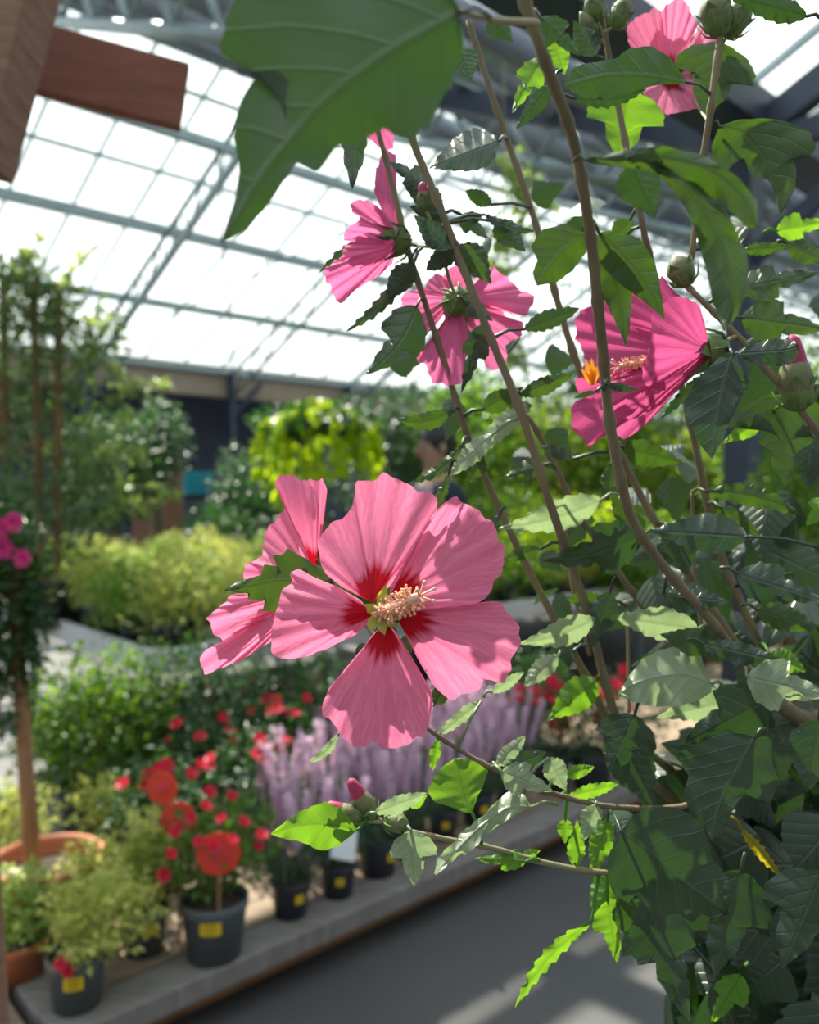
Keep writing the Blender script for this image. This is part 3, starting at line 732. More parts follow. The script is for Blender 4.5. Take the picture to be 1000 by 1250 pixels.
# --- trees and shrubs further back
def tree(px, d, base, ctr_py, cr, n, leaf, mat, label, seed, trunk=.04, wd=.5, shell=.3, lump=.35, group='trees at the back of the greenhouse', extra=None):
    P = U(px, 620, d); L = Vector((P.x, P.y, base)); t = empty('tree', L, None, 0); tag(t, label, 'tree', group)
    cz = U(px, ctr_py, d).z - base
    f = extra or in_ball((0, 0, cz), cr, shell, .2, lump, 24, seed)
    link('crown', leaves(n, f, leaf, seed, wd), M[mat], t, world=False, smooth=False)
    MB().tube([(0, 0, 0), (.03, 0, cz*.5), (0, .02, cz)], [trunk, trunk*.85, trunk*.5], 8).build('trunk', M['stem'], t, world=False, smooth=True)
    return t
tree(190, 9.5, 0, 545, (.40, .40, .50), 1200, .10, 'fblue', 'grey green tree with a pale trunk before the back wall', 81, .09)
tree(135, 8.8, 0, 575, (.55, .5, .65), 1700, .10, 'fdark', 'dark tree just right of the climber', 82, .06)
tree(292, 11.5, 0, 620, (.36, .4, .8), 1200, .11, 'fblue', 'slim blue green tree left of the lime tree', 83, .07)
tree(330, 11, 0, 640, (.8, .5, .55), 1800, .12, 'fdark', 'low dark tree under the lime tree branches', 84, .07)
tree(475, 9.8, 0, 560, (.65, .6, .75), 2200, .11, 'fblue', 'olive grey tree right of the lime tree', 85, .07)
tree(582, 9.7, 0, 545, (.8, .7, .75), 2200, .11, 'fmid', 'green tree behind the hibiscus stems', 86, .07)
tree(270, 8.6, 0, 655, (.4, .4, .30), 1200, .07, 'fdark', 'rounded dark clipped shrub behind the bench', 87, .05)
tree(660, 10.6, 0, 565, (.8, .6, .75), 2200, .11, 'folive', 'yellow green tree seen between the hibiscus stems', 88, .06)
tree(765, 10.5, 0, 560, (.8, .6, .85), 2200, .12, 'fmid', 'mid green tree below the magenta flower', 89, .06)
tree(845, 9.4, 0, 590, (.6, .5, .55), 1700, .10, 'folive', 'yellow green shrub left of the dark steel post', 90, .06)
tree(965, 6.8, 0, 560, (.65, .6, .95), 3400, .075, 'fmid', 'tall small leaved green tree at the right edge', 91, .07)
tree(1000, 4.2, 0, 600, (.33, .3, .50), 2200, .05, 'fmid', 'upright green shrub right of the steel post', 92, .05)
tree(700, 6.3, BZ-.01, 655, (.5, .45, .30), 2000, .055, 'flime', 'bright yellow green shrub standing on the bench', 93, .03)
tree(615, 6.9, BZ-.01, 640, (.45, .4, .30), 1800, .055, 'fmid', 'leafy green shrub standing on the bench', 94, .03)
tree(810, 6.0, 0, 690, (.45, .3, .35), 2000, .06, 'fmid', 'green shrub low behind the thick hibiscus stems', 95, .05)
tree(560, 12.6, 0, 545, (1.1, .7, 1.1), 2400, .14, 'fdark', 'dark wide tree far behind the pink flower', 96, .09)
tree(735, 14, 0, 510, (1.4, .8, 1.3), 2400, .14, 'fdark', 'dark wide tree far behind the hibiscus stems', 97, .09)
# hanging climber seen high through the stems
hb = empty('hanging_plant', U(615, 190, 5.5)); tag(hb, 'pale green trailing plant hanging high under the roof', 'hanging plant')
def plh(rg):
    s = rg.rand(); return np.array([.12*math.sin(s*7)+rg.randn()*.07, rg.randn()*.06, -s*1.4]), rg.randn(3)+np.array([0, 0, -.6]), rg.randn(3)
link('foliage', leaves(420, plh, .085, 98, .5), M['flight'], hb, world=False, smooth=False)
MB().tube([(0, 0, roof_z(W(0, 0).y+4)-hb.location.z), (0, 0, 0), (.05, 0, -1.3)], .006, 5).build('vine', M['twig'], hb, world=False)

# weeping lime tree
PT = U(388, 620, 7.9); LTW = Vector((PT.x, PT.y, 0)); wt = empty('tree', LTW); tag(wt, 'bright lime weeping tree with an umbrella of hanging branches', 'tree')
q = np.random.RandomState(3)
strands = []
for k in range(19):
    a = k*2.39996; r = .46+.26*q.rand()
    if k % 3 == 0: r *= .55
    strands.append((a, r, .22+.42*q.rand()**1.5 + (.25 if math.cos(a) < -.6 else 0)))
topz = U(388, 500, 7.9).z
def plw(rg):
    a, r, dr = strands[rg.randint(len(strands))]; s = rg.rand()
    if s < .40: rr = r*s/.40; z = topz+.05 - .20*(s/.40)**2
    else: rr = r+.04*(s-.40); z = topz-.15-dr*(s-.40)/.60
    p = np.array([math.cos(a)*rr, math.sin(a)*rr, z])+rg.randn(3)*.028
    return p, np.array([math.cos(a)*.5, math.sin(a)*.5, -1])+rg.randn(3)*.4, np.array([math.cos(a), math.sin(a), .3])+rg.randn(3)*.3
link('upper_crown', leaves(900, in_ball((0, 0, topz-.12), (.60, .60, .13), .2, .1, .2, 20, 5), .10, 6, .6), M['fdark'], wt, world=False, smooth=False)
link('crown', leaves(950, plw, .115, 99, .8, .1), M['flime'], wt, world=False, smooth=False)
mb = MB().tube([(0, 0, 0), (.03, 0, topz*.5), (0, 0, topz-.05)], [.06, .05, .04], 8)
for a, r, dr in strands[::3]: mb.tube([(0, 0, topz-.1), (math.cos(a)*r*.6, math.sin(a)*r*.6, topz), (math.cos(a)*r, math.sin(a)*r, topz-.2), (math.cos(a)*(r+.05), math.sin(a)*(r+.05), topz-.2-dr*.9)], [.02, .014, .01, .004], 5)
mb.build('trunk', M['stem'], wt, world=False, smooth=True)
# crates and posts before the back wall
for (px, py, d, sz, mat, nm, lab, cat) in ((239, 588, 12, .42, 'cyan', 'crate', 'turquoise crate on a rack before the back wall', 'crate'), (118, 610, 12, .35, 'cyan', 'crate', 'smaller turquoise crate left of the pale tree', 'crate')):
    P = U(px, py, d); r0 = empty('rack', Vector((P.x, P.y, 0)), None, ROTZ); tag(r0, 'dark metal rack holding ' + lab[:lab.index(' crate')].replace('smaller', 'a small') + ' crate' if 0 else ('dark metal rack under the %s' % ('larger turquoise crate' if px > 200 else 'smaller turquoise crate')), 'rack')
    zz = P.z - sz*.45
    mb = MB()
    for sx in (-1, 1):
        for sy in (-1, 1): mb.box((sx*.4, sy*.22, zz/2), (.04, .04, zz))
    for z_ in (.12, zz-.05):
        for sy in (-1, 1): mb.box((0, sy*.22, z_), (.84, .03, .03))
        for sx in (-1, 1): mb.box((sx*.4, 0, z_), (.03, .47, .03))
    r0.location.z = 0
    mb.build('frame', M['darksteel'], r0, world=False); MB().box((0, 0, zz-.015), (.88, .5, .03)).build('shelf', M['darksteel'], r0, world=False)
    bx = MB(); hh = sz*.8
    bx.box((0, 0, .01), (sz, sz*.7, .02))
    for s in (-1, 1): bx.box((s*sz/2, 0, hh/2), (.02, sz*.7, hh)); bx.box((0, s*sz*.35, hh/2), (sz, .02, hh))
    o = bx.build(nm, M[mat]); o.location = (P.x, P.y, zz); o.rotation_euler.z = ROTZ; tag(o, lab, cat)
for (px, d, h, wd, lab) in ((212, 10.2, 1.9, .20, 'pale wooden post right of the grey green tree'), (178, 10.2, 1.6, .26, 'wooden post left of the grey green tree'), (868, 6.8, 1.25, .14, 'brown wooden post low beside the steel column')):
    P = U(px, 620, d); o = MB().box((0, 0, h/2), (wd, wd, h)).build('wooden_post', M['timber']); o.location = (P.x, P.y, 0); bevel(o, .01); tag(o, lab, 'post')

# ------------------------------------------------------------------ person behind the flower
def skin(name, pts, edges, rad, mat, parent, sub=2):
    me = D.meshes.new(name); me.from_pydata(pts, edges, []); me.update(); me.materials.append(M[mat])
    o = D.objects.new(name, me); COL.objects.link(o); o.parent = parent
    sk = o.modifiers.new('skin', 'SKIN'); sk.use_smooth_shade = True
    for i, r in enumerate(rad):
        v = me.skin_vertices[0].data[i]; v.radius = (r, r) if not hasattr(r, '__len__') else r
    me.skin_vertices[0].data[0].use_root = True
    s = o.modifiers.new('sub', 'SUBSURF'); s.levels = sub; s.render_levels = sub
    return o
PP = U(532, 600, 4.45); pe = empty('person', (PP.x, PP.y, 0), None, R(-60)); tag(pe, 'person with black hair in navy clothes standing behind the pink flower', 'person')
# local frame: facing -y
J = {'pel': (0, 0, .98), 'ch': (0, .0, 1.25), 'nk0': (0, .01, 1.48), 'nk': (0, .0, 1.57), 'hd': (0, -.015, 1.68), 'top': (0, -.01, 1.78)}
pts = [J['pel'], J['ch'], J['nk0'], J['nk'], J['hd'], J['top']]; ed = [(0, 1), (1, 2), (2, 3), (3, 4), (4, 5)]; rad = [(.15, .11), (.16, .11), (.09, .08), .052, (.080, .095), (.055, .07)]
def chain(start, lst):
    k = start
    for p, r in lst: pts.append(p); rad.append(r); ed.append((k, len(pts)-1)); k = len(pts)-1
    return k
for s in (-1, 1):
    chain(0, [((s*.10, 0, .88), .085), ((s*.11, -.01, .50), .055), ((s*.11, .02, .10), .038), ((s*.12, -.14, .035), .035)])
    k = chain(2, [((s*.18, 0, 1.43), .055), ((s*.22, .01, 1.14), .042), ((s*.21, -.10, .90), .030), ((s*.20, -.13, .85), (.02, .032))])
    for j, dx in enumerate((-.027, -.009, .009, .027)): chain(k, [((s*.20, -.14+dx, .80), .009), ((s*.195, -.15+dx, .765+abs(dx)*.3), .007)])
    chain(k, [((s*.18, -.175, .83), .010), ((s*.17, -.19, .80), .008)])
skin('body', pts, ed, rad, 'skin', pe)
pts = [(0, 0, .84), (0, 0, 1.0), (0, 0, 1.25), (0, .01, 1.46)]; ed = [(0, 1), (1, 2), (2, 3)]; rad = [(.20, .155), (.19, .145), (.19, .14), (.115, .10)]
for s in (-1, 1): chain(3, [((s*.19, 0, 1.42), .072), ((s*.23, .01, 1.14), .058), ((s*.215, -.10, .92), .044)])
skin('jacket', pts, ed, rad, 'navy', pe)
pts = [(0, 0, 1.04), (0, 0, .96)]; ed = [(0, 1)]; rad = [(.165, .125), (.175, .135)]
for s in (-1, 1): chain(1, [((s*.10, 0, .86), .10), ((s*.11, -.01, .50), .072), ((s*.11, .02, .09), .055)])
skin('trousers', pts, ed, rad, 'navy', pe)
mb = MB().ball((0, .018, 1.725), (.092, .105, .10), 16, 10).ball((0, .07, 1.66), (.07, .05, .08), 12, 8); mb.build('hair', M['hair'], pe, world=False, smooth=True)
mb = MB().ball((0, -.112, 1.675), (.012, .018, .02), 8, 6); mb.build('nose', M['skin'], pe, world=False, smooth=True)
for s in (-1, 1): MB().ball((s*.03, -.094, 1.70), (.012, .006, .007), 8, 5).build('eye', M['hair'], pe, world=False, smooth=True); MB().ball((s*.084, -.005, 1.68), (.012, .02, .03), 8, 6).build('ear', M['skin'], pe, world=False, smooth=True)
MB().ball((0, -.10, 1.635), (.024, .006, .006), 8, 5).build('mouth', M['rose'], pe, world=False, smooth=True)

# ================================================================== the hibiscus shrub
SB = Vector((.34, .62, 0))
hs = empty('hibiscus_shrub', SB); tag(hs, 'large hibiscus shrub with pink flowers and lobed dark green leaves, close in front', 'shrub')
link('pot', pot_mesh(.17, .34), M['potdark'], hs, world=False); link('soil', soil_mesh(.158, .295), M['soil'], hs, world=False)

def cat_rom(P, n):
    P = [np.array(p, float) for p in P]; L = [0]
    for i in range(1, len(P)): L.append(L[-1]+np.linalg.norm(P[i]-P[i-1]))
    out = []
    for k in range(n):
        s = L[-1]*k/(n-1); i = 0
        while i < len(P)-2 and s > L[i+1]: i += 1
        t = (s-L[i])/max(1e-9, L[i+1]-L[i]); t = min(1, max(0, t))
        p0, p1, p2, p3 = P[max(0, i-1)], P[i], P[i+1], P[min(len(P)-1, i+2)]
        c = .5*((2*p1)+(-p0+p2)*t+(2*p0-5*p1+4*p2-p3)*t*t+(-p0+3*p1-3*p2+p3)*t**3)
        lin = p1*(1-t)+p2*t; out.append(c*.7+lin*.3)
    return out
def lin_rs(P, n):
    P = [np.array(p, float) for p in P]; L = [0]
    for i in range(1, len(P)): L.append(L[-1]+np.linalg.norm(P[i]-P[i-1]))
    out = []
    for k in range(n):
        s = L[-1]*k/(n-1); i = 0
        while i < len(P)-2 and s > L[i+1]: i += 1
        t = min(1, (s-L[i])/max(1e-9, L[i+1]-L[i])); out.append(P[i]*(1-t)+P[i+1]*t)
    return out
def grid_mesh(name, rows, uvs):
    nr, nc = len(rows), len(rows[0]); V = [tuple(p) for r in rows for p in r]; F = []
    for i in range(nr-1):
        for j in range(nc-1): F.append((i*nc+j, i*nc+j+1, (i+1)*nc+j+1, (i+1)*nc+j))
    me = D.meshes.new(name); me.from_pydata(V, [], F); me.update()
    uvl = me.uv_layers.new(name='UVMap'); flat = [u for r in uvs for u in r]
    for lp in me.loops: uvl.data[lp.index].uv = flat[lp.vertex_index]
    return me
def petal(parent, base, outline, d0, d1, mat='petal', bulge=.0, ruf=.0025, seed=0, nu=90, nv=24, side=0.0, rag=1.0):
    """a petal: fan from the claw to a traced rim, cupped by bulge, rim ruffled; d1 = depth at the rim (one value or one per third)"""
    rg = random.Random(seed); O = cat_rom(outline, nu); b = np.array(base, float)
    if not hasattr(d1, '__len__'): d1 = (d1, d1, d1)
    ph = rg.uniform(0, 6); k1 = rg.uniform(2.2, 3.4); rows = []; uvs = []
    for i in range(nv):
        v = i/(nv-1); row = []; ur = []
        for j in range(nu):
            u = j/(nu-1); o = O[j].copy()
            e = (o-b); o = b+e*(1+rag*.011*math.sin(u*46+ph)+rag*.010*math.sin(u*83+ph*2)+rag*.006*math.sin(u*141+ph*3))
            p = b + (o-b)*v
            dd = np.interp(u, [0, .5, 1], d1)
            dep = d0 + (dd-d0)*v + bulge*math.sin(math.pi*v)*math.sin(math.pi*u) + ruf*(v**2.2)*math.sin(2*math.pi*k1*u+ph) + side*math.sin(math.pi*u)*v
            dep += .0010*v**1.5*math.sin(2*math.pi*11*u+ph) 
            row.append(U(p[0], p[1], dep)); ur.append((u, v))
        rows.append(row); uvs.append(ur)
    me = grid_mesh('petal', rows, uvs); me.materials.append(M[mat])
    return link('petal', me, None, parent)
LOB = [(0, 0), (.02, .22), (.10, .60), (.20, .86), (.33, .98), (.46, 1.02), (.47, .80), (.46, .44), (.56, .48), (.70, .42), (.84, .25), (1, 0)]
OVA = [(0, 0), (.02, .25), (.10, .62), (.22, .92), (.35, 1.0), (.50, .90), (.66, .64), (.82, .34), (1, 0)]
NAR = [(0, 0), (.05, .4), (.25, .9), (.45, 1.0), (.7, .75), (.88, .4), (1, 0)]
SHP = {'l': LOB, 'o': OVA, 'n': NAR}
leaf_count = [0]
def leafT(left, right, mid, d, dt=0, fold=.3, roll=0, mat='m', pet=None, seed=0, teeth=7, tooth=.038, ripple=.6, nl=64, nw=9, arch=.0, pd=None):
    """a leaf from its two side outlines and its midrib. d: distance at the base, dt: how much further the tip is, fold and roll tilt the halves, arch bows the midrib"""
    rg = random.Random(seed+leaf_count[0]*7); leaf_count[0] += 1
    Mi = cat_rom(mid, nl); Ls = lin_rs(left, nl); Rs = lin_rs(right, nl)
    Lp = np.linalg.norm(Mi[-1]-Mi[0]); m_ = Lp*d/1000
    def dep(i): t = i/(nl-1); return d + dt*t + arch*m_*math.sin(math.pi*t)
    rows = []; uvs = []; ph1, ph2 = rg.uniform(0, 6), rg.uniform(0, 6)
    for i in range(nl):
        t = i/(nl-1); row = []; ur = []
        for sgn, S, ph in ((-1, Ls, ph1), (1, Rs, ph2)):
            e = S[i]-Mi[i]; ln = np.linalg.norm(e)
            tt = (t*teeth*1.0+.1) % 1; saw = (tt if tt < .8 else (1-tt)*4)
            k = 1 + (tooth*Lp*(saw-.5)*min(1, 6*t, 6*(1-t))/(ln+1e-3) if ln > 1 else 0)
            rng = range(nw, 0, -1) if sgn < 0 else range(0, nw+1)
            for j in rng:
                w_ = j/nw; p = Mi[i] + e*k*w_
                hw = ln*d/1000*w_
                z = dep(i) + hw*(fold + sgn*roll) + ripple*.05*m_*w_*w_*math.sin(2*math.pi*(2.6*t)+ph+sgn) + ripple*.010*m_*math.sin(2*math.pi*6.5*t-w_*3)*w_
                row.append(U(p[0], p[1], z)); ur.append((t, .5+sgn*.5*w_*(ln/(Lp*.45+1e-6))))
        rows.append(row); uvs.append(ur)
    me = grid_mesh('leaf', rows, uvs)
    if pet is not None:
        mb = MB(); p1 = U(*Mi[0], d); p0 = U(pet[0], pet[1], pd or d); mm = p0.lerp(p1, .5)+Vector((0, 0, .002)); th = .0011*d/.4
        p2 = U(*Mi[3], dep(3)+.0006)
        mb.tube([p0, mm, p1, p2], [th*.9, th*.75, th*.7, th*.15], 6)
        bm = bmesh.new(); bm.from_mesh(me); uvl = bm.loops.layers.uv.verify()
        vs = [bm.verts.new(v) for v in mb.v]
        for f in mb.f:
            try:
                fc = bm.faces.new([vs[k] for k in f])
                for lp in fc.loops: lp[uvl].uv = (.5, .5)
            except ValueError: pass
        bm.to_mesh(me); bm.free()
    me.materials.append(M[mat]); return link('leaf', me, None, hs)
def L(bx, by, tx, ty, w, d, mat='m', sh='o', dt=0, fold=.25, roll=None, bend=0, pet=None, **k):
    """a leaf given by base, tip and width in the photograph's frame"""
    b = np.array((bx, by), float); t = np.array((tx, ty), float); ax = t-b; ln = np.linalg.norm(ax); n = np.array((-ax[1], ax[0]))/ln
    rg = random.Random(bx*31+ty)
    if roll is None: roll = rg.uniform(-.5, .5)
    mid = [b + ax*s + n*bend*math.sin(math.pi*s) for s in (0, .25, .5, .75, 1)]
    def side(sg):
        out = []
        asym = 1+sg*rg.uniform(-.08, .12)
        for s, h in SHP[sh]: out.append(b + ax*s + n*(bend*math.sin(math.pi*min(1, s)) + sg*h*w/2*asym))
        return out
    if pet is None:
        want = b - ax/ln*18; best = min(STEMPTS, key=lambda q: math.hypot(q[0]-want[0], q[1]-want[1]) + abs(q[2]-d)*250)
        if math.hypot(best[0]-b[0], best[1]-b[1]) < 75 and abs(best[2]-d) < .07: pet = (best[0], best[1]); k['pd'] = best[2]
        else: pet = tuple(b - ax/ln*min(22, ln*.25) - n*bend*.25)
    if 'teeth' not in k: k['teeth'] = 7 if sh == 'l' else 8
    return leafT(side(-1), side(1), mid, d, dt, fold, roll, mat, pet, **k)
STEMPTS = []
def stem(pts, w0, w1, d0, d1=None, mat='stem', knots=True, name='stem', seed=0):
    """pts: (px, py[, depth]); w in the photograph's pixels"""
    d1 = d1 or d0; n = len(pts)
    P3 = []
    for i, p in enumerate(pts):
        dd = p[2] if len(p) > 2 else d0+(d1-d0)*i/(n-1); P3.append((p[0], p[1], dd*1000))
    C = cat_rom(P3, max(12, n*7)); rg = random.Random(seed+n+int(pts[0][0])); Q = []; rad = []
    for i, c in enumerate(C):
        t = i/(len(C)-1); dd = c[2]/1000; Q.append(U(c[0], c[1], dd)); STEMPTS.append((c[0], c[1], dd)); r = .86*(w0+(w1-w0)*t)*dd/1000/2
        if knots: r *= 1 + (.35 if i % 6 == 3 else 0)*.7 + rg.uniform(-.05, .05)
        rad.append(r)
    return MB().tube(Q, rad, 10).build(name, M[mat], hs, smooth=True)

# ---- stems
stem([(632, -30, .25), (640, 0, .255), (660, 60, .26), (700, 170, .28), (720, 280, .30), (735, 420, .33), (745, 520, .35), (768, 625, .37), (805, 685, .40), (870, 760, .43), (930, 838, .47), (985, 880, .50)], 17, 13, .25)
stem([(492, 120, .42), (505, 175, .42), (540, 260, .42), (590, 390, .425), (635, 500, .43), (670, 610, .44), (715, 740, .46), (750, 870, .48), (800, 960, .50), (900, 1020, .54)], 10, 14, .42)
stem([(440, 85, .46), (447, 110, .46), (470, 190, .46), (500, 310, .46), (545, 450, .46), (570, 530, .465), (600, 600, .47), (650, 705, .48), (710, 815, .49), (745, 880, .50), (820, 940, .53)], 7, 12, .46)
stem([(572, 25, .50), (605, 130, .50), (650, 260, .50), (690, 400, .50), (715, 470, .50), (760, 560, .50), (785, 610, .50), (820, 670, .50), (870, 745, .51), (925, 820, .52), (985, 880, .53)], 8, 12, .5)
stem([(640, 505, .52), (655, 525, .52), (690, 595, .52), (715, 640, .53), (770, 720, .54), (850, 830, .55)], 8, 9, .5)
stem([(722, -10, .47), (735, 25, .47), (755, 130, .47), (775, 230, .47), (790, 300, .475), (815, 400, .52), (845, 525, .53), (865, 620, .53), (885, 690, .53), (925, 780, .53), (975, 870, .53)], 8, 12, .5)
stem([(884, -10, .43), (880, 40, .43), (868, 130, .43), (855, 220, .44), (845, 312, .45)], 11, 8, .43)
stem([(1030, 570, .43), (1000, 530, .43), (960, 480, .43), (900, 410, .435), (850, 360, .44), (835, 345, .45)], 11, 8, .43)
stem([(845, 312, .45), (838, 335, .45)], 8, 6, .43, knots=False)
stem([(478, 850, .395), (520, 888, .395), (560, 915, .40), (610, 942, .40), (680, 970, .42), (745, 985, .44), (830, 985, .48), (930, 950, .52)], 6, 9, .4, mat='stem')
stem([(436, 990, .40), (500, 1015, .40), (600, 1035, .41), (660, 1052, .42), (730, 1065, .43), (800, 1062, .47), (900, 1020, .53)], 7, 9, .4, mat='twig')
stem([(765, 735, .5), (767, 800, .5), (768, 870, .5)], 4, 5, .5, mat='twig', knots=False)
stem([(556, 12, .215), (600, 24, .225), (655, 28, .25)], 8, 11, .22, mat='twig', knots=False)
stem([(690, 640, .50), (700, 720, .50), (720, 800, .5)], 5, 6, .5, knots=False)
stem([(845, 600, .5), (848, 700, .5), (860, 790, .5)], 5, 6, .5, knots=False)
# woody base
for pts, w0 in (([(985, 880, .50), (1020, 900, .52), (1060, 1000, .56)], 34), ([(930, 838, .47), (985, 880, .50), (1060, 850, .5)], 22), ([(900, 1020, .54), (980, 1080, .56), (1050, 1200, .60)], 16), ([(820, 940, .53), (950, 1000, .56), (1050, 1150, .6)], 14)):
    stem(pts, w0, w0*1.1, .5)
tb = MB(); tp_ = [U(1060, 1000, .56), U(1060, 1200, .60), Vector((.345, .615, .8)), Vector((.34, .62, .30))]
tb.tube([p for p in tp_], [.011, .014, .018, .022], 10); tb.tube([U(1055, 1180, .6), Vector((.30, .60, .7)), Vector((.335, .61, .30))], [.007, .009, .012], 8)
tb.build('trunk', M['stem'], hs, smooth=True)

# ---- flowers
def Z(s, ox, oy):
    return lambda *p: [(ox+x*s, oy+y*s) for x, y in p]
def flower_at(px, py, d, label=None):
    f = empty('flower', U(px, py, d)-SB, hs)
    if label: f['label'] = label
    return f
def stamen(par, p0, p1, r=.0028, seed=0, star=True):
    p0, p1 = Vector(p0), Vector(p1); ax = (p1-p0); ln = ax.length; a = ax.normalized(); x = a.cross(Vector((.2, .3, 1))).normalized(); y = a.cross(x)
    MB().tube([p0, p0.lerp(p1, .5), p1], [r*1.0, r*.75, r*.5], 8).build('stamen_column', M['stamen'], par, smooth=True)
    mb = MB(); rg = random.Random(seed)
    for k in range(120):
        t = .10+.80*rg.random(); th = rg.uniform(0, 6.3); c = p0.lerp(p1, t); o = (x*math.cos(th)+y*math.sin(th)); e_ = c + o*(r*.9+rg.uniform(.3, 1)*r*.8) + a*.001
        mb.tube([c, e_], r*.10, 4); mb.ball(e_, r*.20, 6, 4)
    mb.build('anthers', M['pollen'], par, smooth=True)
    mb = MB()
    for k in range(5):
        th = 2*math.pi*k/5; o = (x*math.cos(th)+y*math.sin(th)); m_ = p1+a*.003+o*.002; e_ = p1 + a*.006 + o*.0045; mb.tube([p1, m_, e_], .0005, 5); mb.ball(e_, .0009, 6, 4)
    mb.build('stigma', M['stamen'], par, smooth=True)
    if star:
        mb = MB()
        for k in range(5):
            pass
z4 = Z(.45, 230, 550)
F1 = flower_at(464, 745, .365, 'largest flower, fully open and facing the camera')
petal(F1, *z4((498, 412)), z4((478, 400), (420, 372), (375, 335), (355, 290), (352, 245), (372, 215), (415, 182), (445, 150), (455, 92), (478, 80), (505, 75), (530, 64), (565, 78), (610, 98), (650, 112), (675, 140), (672, 175), (640, 240), (590, 310), (545, 370)), .363, (.366, .380, .372), seed=1, bulge=.004, ruf=.003)
petal(F1, *z4((540, 415)), z4((552, 360), (600, 280), (648, 195), (690, 145), (722, 130), (765, 145), (800, 178), (835, 212), (854, 260), (853, 320), (838, 350), (815, 385), (790, 412), (745, 422), (690, 414), (640, 405), (580, 420)), .361, (.360, .372, .356), seed=2, bulge=.004, ruf=.003)
petal(F1, *z4((560, 442)), z4((600, 428), (660, 416), (740, 424), (800, 412), (835, 410), (875, 445), (898, 482), (893, 540), (872, 590), (855, 630), (815, 622), (790, 645), (745, 660), (715, 678), (690, 662), (660, 628), (625, 570), (590, 500)), .360, (.354, .362, .366), seed=3, bulge=-.004, ruf=.003)
petal(F1, *z4((535, 462)), z4((500, 500), (465, 548), (420, 600), (382, 645), (364, 690), (372, 722), (400, 752), (425, 785), (478, 806), (505, 796), (545, 808), (590, 798), (625, 785), (650, 745), (664, 690), (660, 655), (635, 610), (600, 550), (565, 495)), .362, (.372, .352, .366), seed=4, bulge=-.005, ruf=.002)
petal(F1, *z4((500, 438)), z4((462, 402), (400, 368), (345, 345), (300, 322), (275, 332), (282, 358), (258, 375), (240, 425), (226, 490), (224, 540), (245, 562), (300, 563), (360, 545), (410, 520), (455, 498), (485, 470)), .364, (.374, .356, .362), seed=5, bulge=-.008, ruf=.001, rag=.4)
stamen(F1, U(461, 750, .364), U(511, 728, .338), .0036, 3)
mb = MB()
for (px, py) in ((472, 712), (446, 737), (450, 770), (486, 766), (470, 776)):
    b_, t_ = U(462, 748, .362), U(px, py, .357); x = (t_-b_).cross(CF).normalized()*.0026; m_ = b_.lerp(t_, .55)-CF*.001
    mb.add([b_-x*.5, b_+x*.5, m_-x, m_+x, t_], [(0, 1, 3, 2), (2, 3, 4)])
mb.build('petaloid', M['starg'], F1)
# calyx behind
def calyx(par, c, d, r, n=5, mat='sepal', ln=1.3, bractn=7):
    r = r*.72 if par.name.startswith('flower') else r
    """green cup with pointed sepals, opening along d"""
    c = Vector(c); d = Vector(d).normalized(); x = d.cross(Vector((.1, .2, 1))).normalized(); y = d.cross(x); mb = MB()
    pts = [(0.02, -.9), (.6, -.7), (1, 0), (1.05, .5)]; vs = []; fs = []; N_ = 15
    for q, h in pts:
        for k in range(N_): a = 2*math.pi*k/N_; vs.append(c+(x*math.cos(a)+y*math.sin(a))*r*q+d*r*h)
    for i in range(3):
        for k in range(N_): fs.append((i*N_+k, i*N_+(k+1) % N_, (i+1)*N_+(k+1) % N_, (i+1)*N_+k))
    mb.add(vs, fs)
    for k in range(n):
        a0, a1, am = 2*math.pi*k/n, 2*math.pi*(k+1)/n, 2*math.pi*(k+.5)/n
        f = lambda a, q, h: c+(x*math.cos(a)+y*math.sin(a))*r*q+d*r*h
        mb.add([f(a0, 1.05, .5), f(a1, 1.05, .5), f((a0+am)/2, 1.2, .5+ln*.5), f((a1+am)/2, 1.2, .5+ln*.5), f(am, 1.45, .5+ln)], [(0, 1, 3, 2), (2, 3, 4)])
    for k in range(bractn):
        a = 2*math.pi*(k+.2)/bractn; f = lambda q, h: c+(x*math.cos(a)+y*math.sin(a))*r*q+d*r*h
        mb.tube([f(.3, -.8), f(1.1, -.3), f(1.55, .7)], [r*.09, r*.09, r*.03], 5)
    return mb.build('calyx', M[mat], par, smooth=True)
calyx(F1, U(468, 748, .378), -CF+CR*.2, .009, bractn=6)
stem([(466, 748, .385), (480, 800, .395), (478, 850, .395)], 6, 6, .39, mat='twig', knots=False, name='flower_stalk')

# F2, behind and to the left, seen from the side
F2 = flower_at(368, 705, .41, 'pink flower seen from the side behind the left petal of the largest flower')
petal(F2, *z4((345, 350)), z4((150, 348), (152, 315), (200, 282), (205, 230), (232, 192), (268, 155), (300, 150), (330, 230), (350, 300)), .41, (.43, .43, .42), 'petal', seed=11, ruf=.004)
petal(F2, *z4((345, 345)), z4((300, 310), (300, 240), (285, 175), (262, 130), (238, 100), (234, 82), (258, 68), (292, 70), (325, 88), (350, 115), (355, 150), (352, 200), (348, 270)), .408, (.40, .415, .41), 'petal', seed=12, bulge=-.006, ruf=.004)
petal(F2, *z4((348, 340)), z4((330, 250), (325, 150), (320, 88), (340, 80), (362, 77), (376, 108), (370, 140), (352, 175), (352, 270)), .42, .43, 'petal', seed=13, ruf=.004)
petal(F2, *z4((345, 380)), z4((300, 470), (235, 448), (150, 480), (100, 515), (62, 485), (52, 455), (80, 428), (118, 392), (150, 390), (210, 405), (290, 395)), .405, (.40, .42, .40), 'petal', seed=14, ruf=.004)
petal(F2, *z4((345, 385)), z4((290, 410), (235, 425), (150, 470), (90, 520), (42, 545), (32, 595), (50, 605), (85, 592), (140, 570), (220, 520), (290, 460)), .412, (.40, .41, .42), 'petal', seed=15, ruf=.003)
